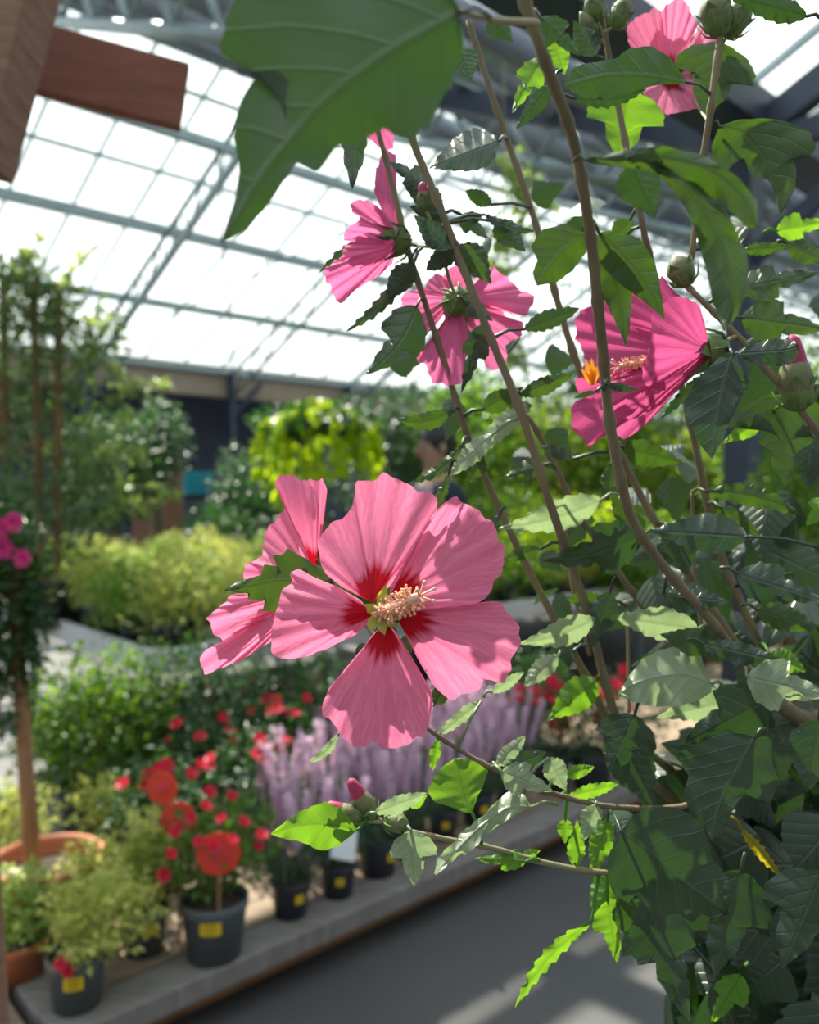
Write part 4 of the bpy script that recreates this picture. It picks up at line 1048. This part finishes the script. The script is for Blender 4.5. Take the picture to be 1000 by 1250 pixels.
calyx(F2, U(392, 708, .405), U(330, 708, .42)-U(392, 708, .405), .010)
stem([(395, 708, .41), (430, 740, .42), (470, 800, .41), (478, 850, .395)], 5, 6, .4, mat='twig', knots=False, name='flower_stalk')

z7 = Z(.3, 380, 160)
F3 = flower_at(485, 292, .46, 'pink flower seen from the side against the bright roof')
petal(F3, *z7((352, 430)), z7((290, 330), (258, 250), (262, 170), (290, 90), (318, 80), (345, 95), (335, 135), (345, 200), (355, 300), (360, 380)), .46, (.47, .48, .47), 'petal2', seed=21, ruf=.003)
petal(F3, *z7((350, 430)), z7((240, 445), (135, 445), (140, 405), (200, 352), (165, 330), (160, 300), (185, 280), (225, 282), (270, 305), (310, 345), (340, 390)), .458, (.45, .45, .46), 'petal2', seed=22, ruf=.004)
petal(F3, *z7((350, 470)), z7((330, 440), (235, 412), (165, 440), (130, 480), (135, 525), (170, 552), (215, 560), (280, 530), (335, 500)), .456, (.445, .44, .45), 'petal2', seed=23, bulge=-.006, ruf=.002)
petal(F3, *z7((352, 470)), z7((200, 500), (130, 508), (60, 545), (52, 580), (75, 630), (82, 655), (120, 705), (150, 670), (215, 625), (280, 585), (330, 540)), .462, (.46, .465, .47), 'petal2', seed=24, ruf=.003)
calyx(F3, U(488, 295, .46), U(440, 300, .455)-U(488, 295, .46), .011)
stem([(490, 296, .46), (510, 300, .462), (540, 302, .44)], 5, 5, .46, mat='twig', knots=False, name='flower_stalk')

F4 = flower_at(560, 370, .47, 'pink flower seen from behind its stem, below the side flower')
petal(F4, *z7((580, 680)), z7((560, 600), (510, 580), (480, 605), (455, 640), (375, 660), (368, 705), (405, 735), (418, 800), (440, 842), (500, 800), (560, 720)), .468, (.47, .475, .47), 'petal2', seed=31, ruf=.004)
petal(F4, *z7((590, 700)), z7((550, 770), (480, 860), (430, 925), (465, 955), (495, 1020), (540, 1032), (580, 1032), (615, 1020), (628, 940), (640, 860), (625, 770)), .468, (.46, .455, .46), 'petal2', seed=32, ruf=.003)
petal(F4, *z7((600, 680)), z7((530, 600), (560, 560), (620, 545), (650, 610), (680, 590), (735, 555), (790, 590), (850, 645), (908, 672), (898, 715), (870, 752), (790, 735), (700, 720)), .47, (.475, .485, .47), 'petal2', seed=33, ruf=.005)
petal(F4, *z7((605, 695)), z7((680, 690), (750, 700), (800, 760), (865, 780), (845, 840), (790, 870), (800, 930), (755, 972), (715, 965), (690, 900), (640, 800)), .472, (.48, .48, .47), 'petal2', seed=34, ruf=.004)
calyx(F4, U(559, 368, .464), CF, .012)
stem([(559, 368, .455), (548, 340, .45), (540, 305, .43)], 5, 5, .46, mat='twig', knots=False, name='flower_stalk')

z8 = Z(.34, 660, 270)
F5 = flower_at(862, 430, .43, 'deep magenta cup shaped flower opening to the left')
petal(F5, *z8((585, 440)), z8((400, 400), (320, 370), (298, 300), (300, 232), (350, 238), (395, 235), (432, 195), (470, 240), (530, 300), (580, 370)), .428, (.45, .45, .43), 'magenta', seed=41, ruf=.003)
petal(F5, *z8((585, 480)), z8((300, 640), (200, 610), (158, 540), (152, 470), (132, 420), (120, 372), (148, 322), (222, 288), (300, 306), (390, 350), (520, 400)), .428, (.44, .465, .45), 'magenta', seed=42, bulge=.006, ruf=.003)
petal(F5, *z8((595, 490)), z8((400, 560), (220, 570), (130, 558), (128, 600), (165, 630), (115, 655), (118, 740), (168, 812), (205, 775), (250, 770), (300, 782), (385, 725), (455, 645), (560, 545)), .428, (.44, .44, .43), 'magenta', seed=43, ruf=.003)
petal(F5, *z8((598, 485)), z8((480, 470), (330, 530), (210, 590), (195, 650), (255, 702), (325, 712), (405, 675), (480, 605), (555, 535)), .426, (.425, .415, .42), 'magenta', seed=44, bulge=-.004, ruf=.002)
petal(F5, *z8((605, 465)), z8((595, 390), (572, 310), (535, 280), (490, 270), (440, 292), (402, 345), (392, 400), (388, 460), (366, 530), (375, 590), (440, 575), (520, 540)), .424, (.415, .395, .41), 'magenta', seed=45, bulge=-.008, ruf=.002)
stamen(F5, U(795, 441, .425), U(757, 447, .418), .0022, 8)
calyx(F5, U(872, 428, .428), U(800, 440, .43)-U(872, 428, .428), .013)
stem([(875, 428, .43), (890, 415, .433), (900, 410, .435)], 7, 7, .43, mat='twig', knots=False, name='flower_stalk')

z6 = Z(.26, 740, 0)
F6 = flower_at(815, 95, .50, 'pink flower at the top right behind a dark leaf')
petal(F6, *z6((290, 370)), z6((200, 330), (122, 235), (100, 165), (105, 108), (160, 75), (230, 40), (262, 60), (250, 120), (260, 200)), .50, .51, 'petal', seed=51)
petal(F6, *z6((290, 370)), z6((205, 215), (235, 140), (262, 55), (300, 8), (345, -5), (385, 15), (398, 60), (432, 110), (405, 175), (345, 270)), .50, (.50, .49, .50), 'petal', seed=52)
petal(F6, *z6((300, 375)), z6((340, 270), (410, 180), (440, 125), (490, 118), (522, 190), (500, 260), (440, 330), (380, 370)), .50, (.52, .53, .52), 'petal', seed=53)
petal(F6, *z6((300, 380)), z6((380, 390), (420, 300), (415, 300), (425, 360), (440, 440), (482, 520), (430, 512), (350, 525), (285, 537), (215, 470), (165, 428), (220, 400)), .50, (.50, .49, .50), 'petal', seed=54)
calyx(F6, U(822, 100, .506), -CF, .010)
stem([(822, 100, .515), (845, 120, .50), (866, 150, .44)], 4, 5, .46, mat='twig', knots=False, name='flower_stalk')
F7 = flower_at(400, 90, .50, 'pink petal showing in the notch of the largest leaf')
petal(F7, (430, 95), [(395, 100), (340, 90), (326, 70), (332, 60), (350, 53), (372, 52), (400, 60), (420, 75)], .5, .5, 'petal2', seed=61)
petal(F7, (430, 95), [(400, 130), (420, 160), (450, 170), (470, 185), (480, 180), (478, 140), (455, 105)], .5, .5, 'petal2', seed=62)
calyx(F7, U(433, 95, .502), -CR, .008)

# ---- buds
def bud(px, py, tx, ty, r, d, tip=None, label=None, stalk=None):
    """ovoid bud from its base (px,py) towards (tx,ty)"""
    b0, b1 = U(px, py, d), U(tx, ty, d-.002); ax = (b1-b0); ln = ax.length; a = ax.normalized(); rr = r*d/1000
    prof = [(.0, 0), (.12, .55), (.3, .92), (.5, 1.0), (.7, .82), (.87, .45), (1, .06)]
    o = MB().tube([b0+a*ln*t for t, _ in prof], [max(.0003, rr*q) for _, q in prof], 12).build('bud', M['bud'], hs, smooth=True)
    if label: o['label'] = label
    c = calyx(o, b0+a*ln*.18, a, rr*.86, 5, 'sepal', 1.0)
    if tip:
        p2 = [(.55, .80), (.75, .72), (.95, .6), (1.15, .42), (1.22, .1)]
        MB().tube([b0+a*ln*t for t, _ in p2], [max(.0003, rr*q) for _, q in p2], 10).build('bud_tip', M['budtip'], o, smooth=True)
    if stalk: stem([(stalk[0], stalk[1], d), (px, py, d)], 5, 5, d, mat='twig', knots=False, name='bud_stalk')
bud(838, 344, 822, 312, 17, .445, label='round brownish bud above the magenta flower')
bud(975, 500, 968, 425, 21, .43, tip=1, label='fat green bud with a pink tip at the right edge', stalk=(985, 520))
bud(455, 1002, 432, 960, 14, .40, tip=1, label='bud with a dark red tip on the low branch', stalk=(470, 1005))
bud(440, 1002, 406, 985, 13, .395, tip=1, label='lower of the two red tipped buds', stalk=(465, 1004))
bud(472, 1002, 500, 1006, 13, .40, label='small green bud on the low branch', stalk=(465, 1003))
bud(750, 32, 768, -4, 13, .46, label='green bud at the top, left of the upper flower', stalk=(738, 40))
bud(728, 25, 722, -12, 12, .465, stalk=(737, 45)); bud(728, 45, 708, 14, 9, .465, stalk=(740, 55))
bud(880, 40, 866, -12, 19, .43, label='large bud at the top of the right stem'); bud(888, 42, 915, -4, 17, .435, stalk=(879, 60))
bud(520, 255, 516, 228, 10, .445, tip=1, label='dark red bud between the two upper left flowers', stalk=(530, 280))
mb = MB()
for (tx, ty, wq) in ((714, 438, 5), (722, 436, 4), (729, 446, 4), (709, 450, 4)):
    b_, t_ = U(724, 470, .325), U(tx, ty, .323); x = (t_-b_).cross(CF).normalized()*wq*.00033; m_ = b_.lerp(t_, .5)-CF*.001
    mb.add([b_-x*.5, b_+x*.5, m_-x, m_+x, t_], [(0, 1, 3, 2), (2, 3, 4)])
o = mb.build('withered_bract', M['petal_orange'], hs); o['label'] = 'orange withered bract on the thick front stem'
# ---- leaves: the big ones traced, the others from base, tip and width
T = leafT
T([(562, 12), (530, -35), (400, -45), (300, -30), (280, 10), (268, 66), (300, 71), (328, 66), (345, 76), (312, 92), (290, 130), (284, 165), (292, 205), (286, 245), (268, 298)],
  [(562, 18), (566, 60), (545, 115), (522, 155), (500, 172), (470, 158), (440, 172), (412, 180), (386, 212), (362, 198), (335, 240), (300, 282), (268, 298)],
  [(562, 15), (480, 60), (400, 120), (330, 200), (268, 298)], .215, dt=.015, fold=.12, roll=.12, mat='m', pet=(600, 22), teeth=9, tooth=.010, ripple=.5, nl=70)
zd = Z(.44, 600, 700)
T(zd((352, 735), (322, 790), (325, 860), (345, 898), (380, 915), (402, 885), (432, 925), (470, 952), (520, 945), (560, 970), (590, 935), (622, 955), (660, 945)),
  zd((362, 705), (400, 665), (450, 646), (520, 650), (585, 690), (602, 740), (612, 790), (650, 835), (640, 890), (660, 945)),
  zd((360, 715), (430, 765), (520, 845), (600, 905), (660, 945)), .37, dt=.01, fold=.18, roll=-.15, mat='m', pet=(745, 990), pd=.41, teeth=9, tooth=.014, nl=60, arch=-.03)
T(zd((700, 445), (640, 440), (570, 475), (512, 500), (545, 560), (532, 620), (560, 680), (590, 700), (610, 740)),
  zd((740, 455), (790, 445), (775, 500), (800, 585), (772, 640), (740, 625), (705, 612), (670, 650), (640, 725), (610, 740)),
  zd((730, 455), (690, 530), (650, 600), (625, 670), (610, 740)), .42, dt=-.01, fold=.18, roll=.1, mat='m', pet=(935, 890), teeth=7, tooth=.02, nl=56)
T(zd((600, 300), (580, 220), (530, 200), (470, 210), (420, 235), (385, 280), (350, 335)), zd((610, 330), (580, 350), (520, 368), (450, 370), (390, 355), (350, 335)),
  zd((612, 305), (540, 280), (470, 285), (400, 305), (350, 335)), .43, dt=-.015, fold=.25, roll=-.55, mat='s', pet=(885, 838), teeth=8, tooth=.015, ripple=1.4, nl=56)
T(z4((370, 330), (330, 300), (268, 264), (258, 282), (228, 285), (250, 315), (205, 308), (200, 335), (130, 358), (95, 380)), z4((375, 345), (320, 358), (280, 372), (255, 410), (240, 441), (200, 435), (212, 408), (160, 405), (168, 388), (95, 381)),
  z4((388, 350), (320, 348), (240, 352), (160, 366), (95, 380)), .385, dt=.0, fold=.15, roll=.1, mat='g', pet=(405, 712), teeth=4, tooth=.01)
T(z6((530, 590), (620, 562), (730, 553), (850, 568), (955, 615), (990, 690), (968, 726), (905, 715), (862, 705), (892, 790), (893, 880), (850, 950), (820, 1015)),
  z6((520, 620), (498, 680), (495, 745), (570, 803), (640, 730), (665, 800), (700, 840), (750, 832), (780, 870), (800, 950), (820, 1015)),
  z6((530, 595), (640, 620), (740, 730), (800, 880), (820, 1015)), .43, dt=-.005, fold=.15, roll=.2, mat='g', pet=(872, 150), teeth=6, tooth=.02)
T([(838, 98), (820, 72), (797, 56), (770, 58), (750, 72), (722, 76), (700, 82), (688, 104)], [(836, 102), (800, 104), (770, 113), (740, 122), (712, 120), (688, 106)], [(840, 101), (790, 92), (740, 92), (688, 105)], .40, dt=-.02, fold=.2, roll=.3, mat='m', pet=(866, 114), pd=.43, tooth=.01)
# near blurred leaves on the right of the main stem
T([(720, 192), (760, 184), (810, 178), (862, 190), (900, 215), (925, 245), (925, 278)], [(722, 200), (780, 206), (840, 222), (885, 252), (912, 278), (925, 278)], [(715, 196), (790, 192), (860, 205), (905, 240), (925, 278)], .27, dt=-.01, fold=.3, roll=.2, mat='g', pet=(700, 196), pd=.285, tooth=.004)
T([(790, 200), (822, 232), (845, 270), (862, 330), (870, 370), (885, 405)], [(800, 196), (850, 222), (890, 262), (912, 310), (915, 350), (900, 385), (885, 405)], [(792, 197), (845, 235), (880, 290), (895, 350), (885, 405)], .268, dt=-.01, fold=.35, roll=-.2, mat='g', pet=(765, 194), tooth=.004)
L(770, 200, 800, 266, 58, .275, 'm', 'o', dt=.01)
T([(712, 284), (690, 273), (662, 280), (648, 300), (656, 318), (650, 332), (655, 348)], [(712, 290), (716, 308), (700, 330), (680, 345), (655, 349)], [(714, 286), (690, 302), (670, 325), (655, 348)], .31, dt=.0, fold=.2, roll=.1, mat='g', pet=(722, 285), tooth=.01)
L(731, 284, 812, 390, 56, .31, 'g', 'o', fold=.3, roll=.2, bend=-8, tooth=.008)
L(733, 288, 765, 425, 42, .315, 'g', 'o', fold=.4, bend=-6, tooth=.008)
T(z8((690, 475), (640, 490), (560, 570), (515, 650), (530, 720), (570, 800), (615, 853)), z8((700, 480), (735, 540), (745, 600), (700, 650), (680, 720), (650, 790), (615, 853)), z8((690, 475), (660, 580), (635, 700), (615, 853)), .40, dt=-.01, fold=.2, roll=.25, mat='m', pet=(885, 425), pd=.43, tooth=.008)
T(z8((700, 470), (760, 440), (840, 420), (910, 428), (928, 450)), z8((705, 485), (780, 515), (860, 522), (915, 500), (928, 455)), z8((695, 478), (780, 470), (860, 465), (928, 452)), .405, dt=.0, fold=.25, roll=-.3, mat='m', pet=(885, 430), pd=.43, tooth=.008)
z3 = Z(.5, 500, 350)
T(z3((925, 262), (870, 265), (815, 290), (765, 345), (800, 345), (850, 310), (875, 320), (868, 370), (850, 380), (880, 400), (885, 440), (915, 490)),
  z3((935, 262), (975, 270), (1020, 300), (1040, 360), (990, 370), (965, 330), (985, 380), (955, 400), (945, 440), (915, 490)), z3((930, 262), (915, 320), (918, 400), (915, 490)), .46, dt=-.01, fold=.2, roll=.0, mat='g', pet=(975, 470), teeth=5, tooth=.012)
z6b = Z(.3, 400, 880)
T(z6b((560, 372), (500, 350), (430, 328), (408, 290), (420, 245), (460, 190), (520, 152)), z6b((590, 368), (610, 310), (640, 250), (652, 198), (600, 165), (560, 150), (520, 152)), z6b((590, 378), (560, 310), (540, 230), (520, 152)), .395, dt=.01, fold=.1, mat='y', pet=(588, 1030), pd=.405, teeth=5, tooth=.03)
T(z6b((830, 350), (800, 300), (745, 283), (700, 312), (640, 378), (560, 440), (500, 505), (440, 560), (433, 622)), z6b((800, 362), (720, 412), (640, 465), (600, 520), (560, 545), (520, 560), (480, 598), (440, 626)), z6b((830, 350), (730, 355), (620, 430), (520, 530), (436, 622)), .395, dt=-.015, fold=.25, roll=-.5, mat='s', pet=(680, 982), pd=.42, teeth=7, tooth=.02, ripple=.9)
z1b = Z(.45, 300, 850)
T(z1b((295, 350), (262, 305), (215, 285), (150, 310), (100, 345), (68, 372)), z1b((298, 368), (250, 408), (205, 420), (150, 395), (105, 388), (68, 374)), z1b((305, 362), (220, 345), (140, 350), (68, 373)), .385, dt=.0, fold=.15, roll=.1, mat='y', pet=(455, 1000), pd=.4, teeth=7, tooth=.02)
rows = [
 (740, 470, 778, 476, 12, .33, 'm', 'n', {}), (728, 478, 700, 486, 8, .33, 'm', 'n', {}),
 # bx, by, tx, ty, w, d, mat, shape, kwargs
 (436, 95, 430, 232, 62, .44, 'm', 'l', {}), (560, 60, 576, 98, 42, .30, 'm', 'o', {}),
 (610, 172, 522, 206, 50, .44, 'm', 'o', dict(roll=.6)), (520, 228, 473, 196, 30, .46, 'm', 'l', {}), (540, 250, 490, 222, 34, .46, 'm', 'o', {}), (545, 268, 500, 252, 30, .455, 'm', 'o', {}),
 (557, 300, 600, 347, 40, .42, 'g', 'o', dict(bend=-4)), (548, 304, 505, 262, 34, .42, 'm', 'o', {}), (500, 320, 422, 405, 20, .455, 'g', 'n', dict(bend=-10)), (505, 322, 470, 370, 32, .45, 'm', 'o', {}),
 (482, 290, 388, 335, 12, .445, 'm', 'n', dict(bend=14)), (563, 262, 596, 292, 30, .44, 'm', 'l', {}), (592, 262, 655, 282, 15, .45, 'm', 'n', dict(bend=6)), (605, 270, 642, 308, 34, .455, 'm', 'o', {}),
 (560, 300, 520, 330, 26, .43, 'm', 'n', {}), (570, 372, 602, 392, 22, .455, 'm', 'o', {}), (592, 395, 563, 480, 36, .44, 'm', 'l', {}), (600, 250, 568, 232, 22, .46, 'm', 'n', {}),
 (509, 374, 446, 458, 64, .45, 'm', 'l', dict(bend=-10, roll=.1)),
 (660, 22, 709, 69, 40, .30, 'm', 'l', {}), (726, 68, 700, 24, 34, .46, 'm', 'o', {}), (676, 50, 690, 92, 34, .42, 'y', 'o', {}), (662, 70, 625, 138, 36, .42, 'y', 'l', {}), (675, 100, 630, 158, 22, .40, 'm', 'n', {}), (598, 22, 626, 52, 34, .27, 'm', 'o', {}),
 (882, 52, 860, 142, 100, .46, 'g', 'l', dict(roll=.1, fold=.15)), (766, 108, 756, 196, 98, .48, 'y', 'l', dict(roll=.1)), (700, 120, 790, 108, 22, .41, 'm', 'n', dict(bend=8)),
 (905, 306, 966, 300, 18, .47, 'g', 'n', {}), (900, 352, 1002, 332, 44, .46, 'g', 'l', {}), (905, 388, 1010, 402, 52, .455, 'g', 'l', {}), (948, 282, 1015, 270, 34, .48, 'y', 'l', {}), (962, 300, 1012, 320, 30, .48, 'g', 'o', {}),
 (862, 455, 806, 512, 16, .435, 'm', 'n', {}), (930, 514, 882, 541, 22, .48, 'y', 'o', {}), (1012, 612, 984, 642, 36, .45, 'y', 'l', {}), (760, 292, 800, 330, 34, .5, 'g', 'o', {}), (770, 268, 745, 300, 26, .5, 'g', 'o', {}),
 (735, 610, 608, 645, 38, .45, 's', 'o', dict(roll=-.6, ripple=1.0, bend=-6)), (785, 652, 660, 684, 62, .44, 'm', 'l', dict(roll=-.5, ripple=1.3, bend=-8)), (912, 655, 790, 648, 52, .42, 'm', 'o', dict(roll=.3, pet=(1005, 670))),
 (822, 646, 840, 702, 52, .45, 'm', 'o', {}), (862, 600, 978, 628, 28, .44, 'g', 'n', dict(bend=-8)), (760, 546, 836, 566, 36, .46, 'g', 'o', dict(roll=.4)),
 (640, 402, 708, 376, 26, .45, 'm', 'n', {}), (636, 482, 700, 455, 24, .46, 'g', 'n', {}), (648, 495, 575, 562, 26, .45, 's', 'n', dict(bend=6)), (590, 500, 640, 472, 26, .46, 'g', 'o', {}),
 (553, 502, 484, 512, 24, .44, 'g', 'n', dict(bend=-8)), (563, 545, 500, 590, 16, .44, 'g', 'n', dict(bend=-8)), (602, 530, 545, 582, 26, .44, 's', 'n', {}), (548, 578, 512, 642, 14, .38, 'g', 'n', dict(bend=-6)), (610, 628, 580, 662, 14, .40, 'm', 'n', {}),
 (590, 560, 572, 590, 24, .45, 'g', 'o', {}), (665, 568, 612, 584, 26, .46, 'g', 'l', {}), (660, 670, 615, 682, 18, .46, 'g', 'n', {}), (700, 560, 660, 545, 18, .5, 'm', 'n', {}), (742, 600, 748, 560, 24, .46, 'g', 'o', {}), (770, 640, 745, 600, 26, .46, 'g', 'o', {}),
 (726, 756, 632, 786, 34, .44, 's', 'o', dict(roll=-.5, bend=-5)), (745, 722, 722, 792, 36, .45, 'm', 'o', {}), (742, 736, 690, 730, 20, .46, 'g', 'n', {}), (852, 768, 742, 752, 44, .45, 's', 'o', dict(roll=-.5)), (872, 790, 805, 774, 34, .43, 'g', 'o', {}),
 (905, 852, 800, 876, 40, .46, 's', 'o', dict(roll=-.4)), (912, 826, 1012, 850, 62, .41, 's', 'l', dict(roll=-.3, ripple=1.2)), (858, 786, 956, 808, 30, .42, 'm', 'n', dict(roll=-.3)), (940, 798, 985, 820, 34, .47, 'y', 'o', {}), (810, 725, 890, 735, 40, .42, 'm', 'o', dict(roll=-.4)), (900, 700, 1010, 735, 50, .46, 'm', 'l', {}),
 (925, 745, 1005, 770, 36, .45, 'g', 'o', {}), (968, 700, 930, 760, 34, .48, 'm', 'o', {}), (880, 620, 930, 655, 26, .5, 'g', 'o', {}),
 (775, 872, 742, 945, 78, .42, 'm', 'l', dict(roll=.1)), (940, 852, 830, 912, 78, .44, 'm', 'l', {}), (790, 1095, 842, 1250, 82, .40, 'm', 'l', dict(roll=.15)), (905, 1062, 872, 1192, 104, .43, 'm', 'l', {}), (1005, 1060, 955, 1182, 112, .41, 'm', 'l', {}), (1000, 878, 985, 968, 64, .42, 'm', 'o', {}),
 (905, 1190, 868, 1250, 46, .45, 'y', 'l', {}), (742, 1000, 722, 1072, 32, .44, 'y', 'o', {}), (750, 1060, 724, 1130, 36, .45, 'y', 'o', {}), (742, 1100, 754, 1176, 42, .44, 'y', 'l', {}), (764, 1095, 778, 1152, 44, .43, 'g', 'o', {}), (722, 1125, 628, 1232, 20, .41, 'y', 'n', dict(bend=10, roll=-.6)),
 (905, 1012, 955, 1072, 15, .46, 'yellowleaf', 'n', {}), (612, 942, 676, 966, 46, .39, 's', 'l', dict(roll=-.3)), (618, 938, 668, 918, 24, .395, 'm', 'n', {}), (606, 935, 642, 898, 20, .395, 's', 'n', {}), (670, 925, 692, 966, 30, .41, 's', 'o', {}),
 (502, 1014, 506, 1082, 58, .39, 's', 'l', dict(roll=.2)), (458, 992, 522, 968, 22, .39, 's', 'n', {}), (500, 985, 522, 970, 16, .41, 'y', 'o', {}), (413, 897, 375, 932, 12, .40, 's', 'n', dict(bend=-5)), (588, 855, 533, 900, 18, .405, 's', 'n', {}), (535, 902, 527, 942, 14, .40, 'y', 'n', {}),
 (642, 1052, 579, 1048, 24, .41, 'y', 'l', {}), (638, 1046, 660, 1038, 16, .42, 'y', 'o', {}), (703, 1058, 705, 1000, 22, .43, 'y', 'o', {}), (728, 982, 712, 1028, 28, .42, 's', 'o', {}), (688, 946, 726, 936, 18, .42, 'y', 'n', {}), (695, 972, 757, 956, 18, .43, 'y', 'n', {}),
 (682, 800, 640, 838, 26, .45, 's', 'n', {}), (700, 795, 655, 822, 34, .455, 'm', 'o', {}), (730, 830, 668, 880, 42, .47, 'y', 'o', dict(roll=.2)), (600, 845, 640, 820, 16, .43, 's', 'n', {}), (530, 860, 545, 830, 22, .39, 'g', 'o', {}), (455, 790, 430, 810, 24, .40, 'm', 'o', {}),
 (490, 800, 500, 770, 22, .40, 'm', 'o', {}), (392, 700, 396, 646, 14, .41, 'm', 'n', {}), (760, 905, 800, 985, 56, .45, 'm', 'o', {}), (985, 20, 880, -8, 40, .36, 'm', 'o', {}), (690, 1000, 690, 1030, 20, .44, 'y', 'o', {}),
]
for r in rows: L(*r[:8], **r[8])
print('leaf parts', leaf_count[0])
# the crowded inner leaves at lower right, too many to follow one by one
def fill_leaf(rg, px, py, d, ln, V, F, UVs):
    c = U(px, py, d); ax = Vector((rg.uniform(-1, 1), rg.uniform(-.6, .6), rg.uniform(-1.1, .3))).normalized(); nrm = Vector((rg.uniform(-.8, .8), -1, rg.uniform(-.1, 1.2))); x = ax.cross(nrm).normalized(); nn = x.cross(ax)
    k0 = len(V); prof = [(0, .02), (.08, .5), (.2, .85), (.35, 1), (.36, .9), (.5, .72), (.52, .62), (.68, .5), (.7, .42), (.85, .25), (1, .02)]
    for t, h in prof:
        for s in (-1, -.5, 0, .5, 1): V.append(c + ax*ln*t + x*ln*.42*h*s - nn*ln*(.10*abs(s)*h + .18*t*t)); UVs.append((t, .5+.5*s*h))
    for i in range(len(prof)-1):
        for j in range(4): F.append((k0+i*5+j, k0+i*5+j+1, k0+i*5+j+6, k0+i*5+j+5))
rg = random.Random(17); V = []; F = []; UVs = []
def fillzone(n, f, dr, lr=(.035, .065)):
    for k in range(n):
        px, py = f(); fill_leaf(rg, px, py, rg.uniform(*dr), rg.uniform(*lr), V, F, UVs)
fillzone(190, lambda: (rg.uniform(835, 1080), rg.uniform(880, 1300)), (.47, .68))
fillzone(40, lambda: (rg.uniform(770, 900), rg.uniform(880, 1110)), (.48, .60))
fillzone(36, lambda: (rg.uniform(800, 1050), rg.uniform(640, 880)), (.50, .66))
fillzone(16, lambda: (rg.uniform(640, 860), rg.uniform(560, 760)), (.50, .60), (.02, .04))
fillzone(18, lambda: (rg.uniform(900, 1050), rg.uniform(240, 640)), (.52, .62), (.03, .05))
fillzone(14, lambda: (rg.uniform(470, 720), rg.uniform(230, 560)), (.50, .58), (.02, .035))
me = D.meshes.new('inner_leaves'); me.from_pydata([tuple(v) for v in V], [], F); me.update()
uvl = me.uv_layers.new(name='UVMap')
for lp in me.loops: uvl.data[lp.index].uv = UVs[lp.vertex_index]
o = link('inner_foliage', me, M['m'], hs); o['kind'] = 'stuff'
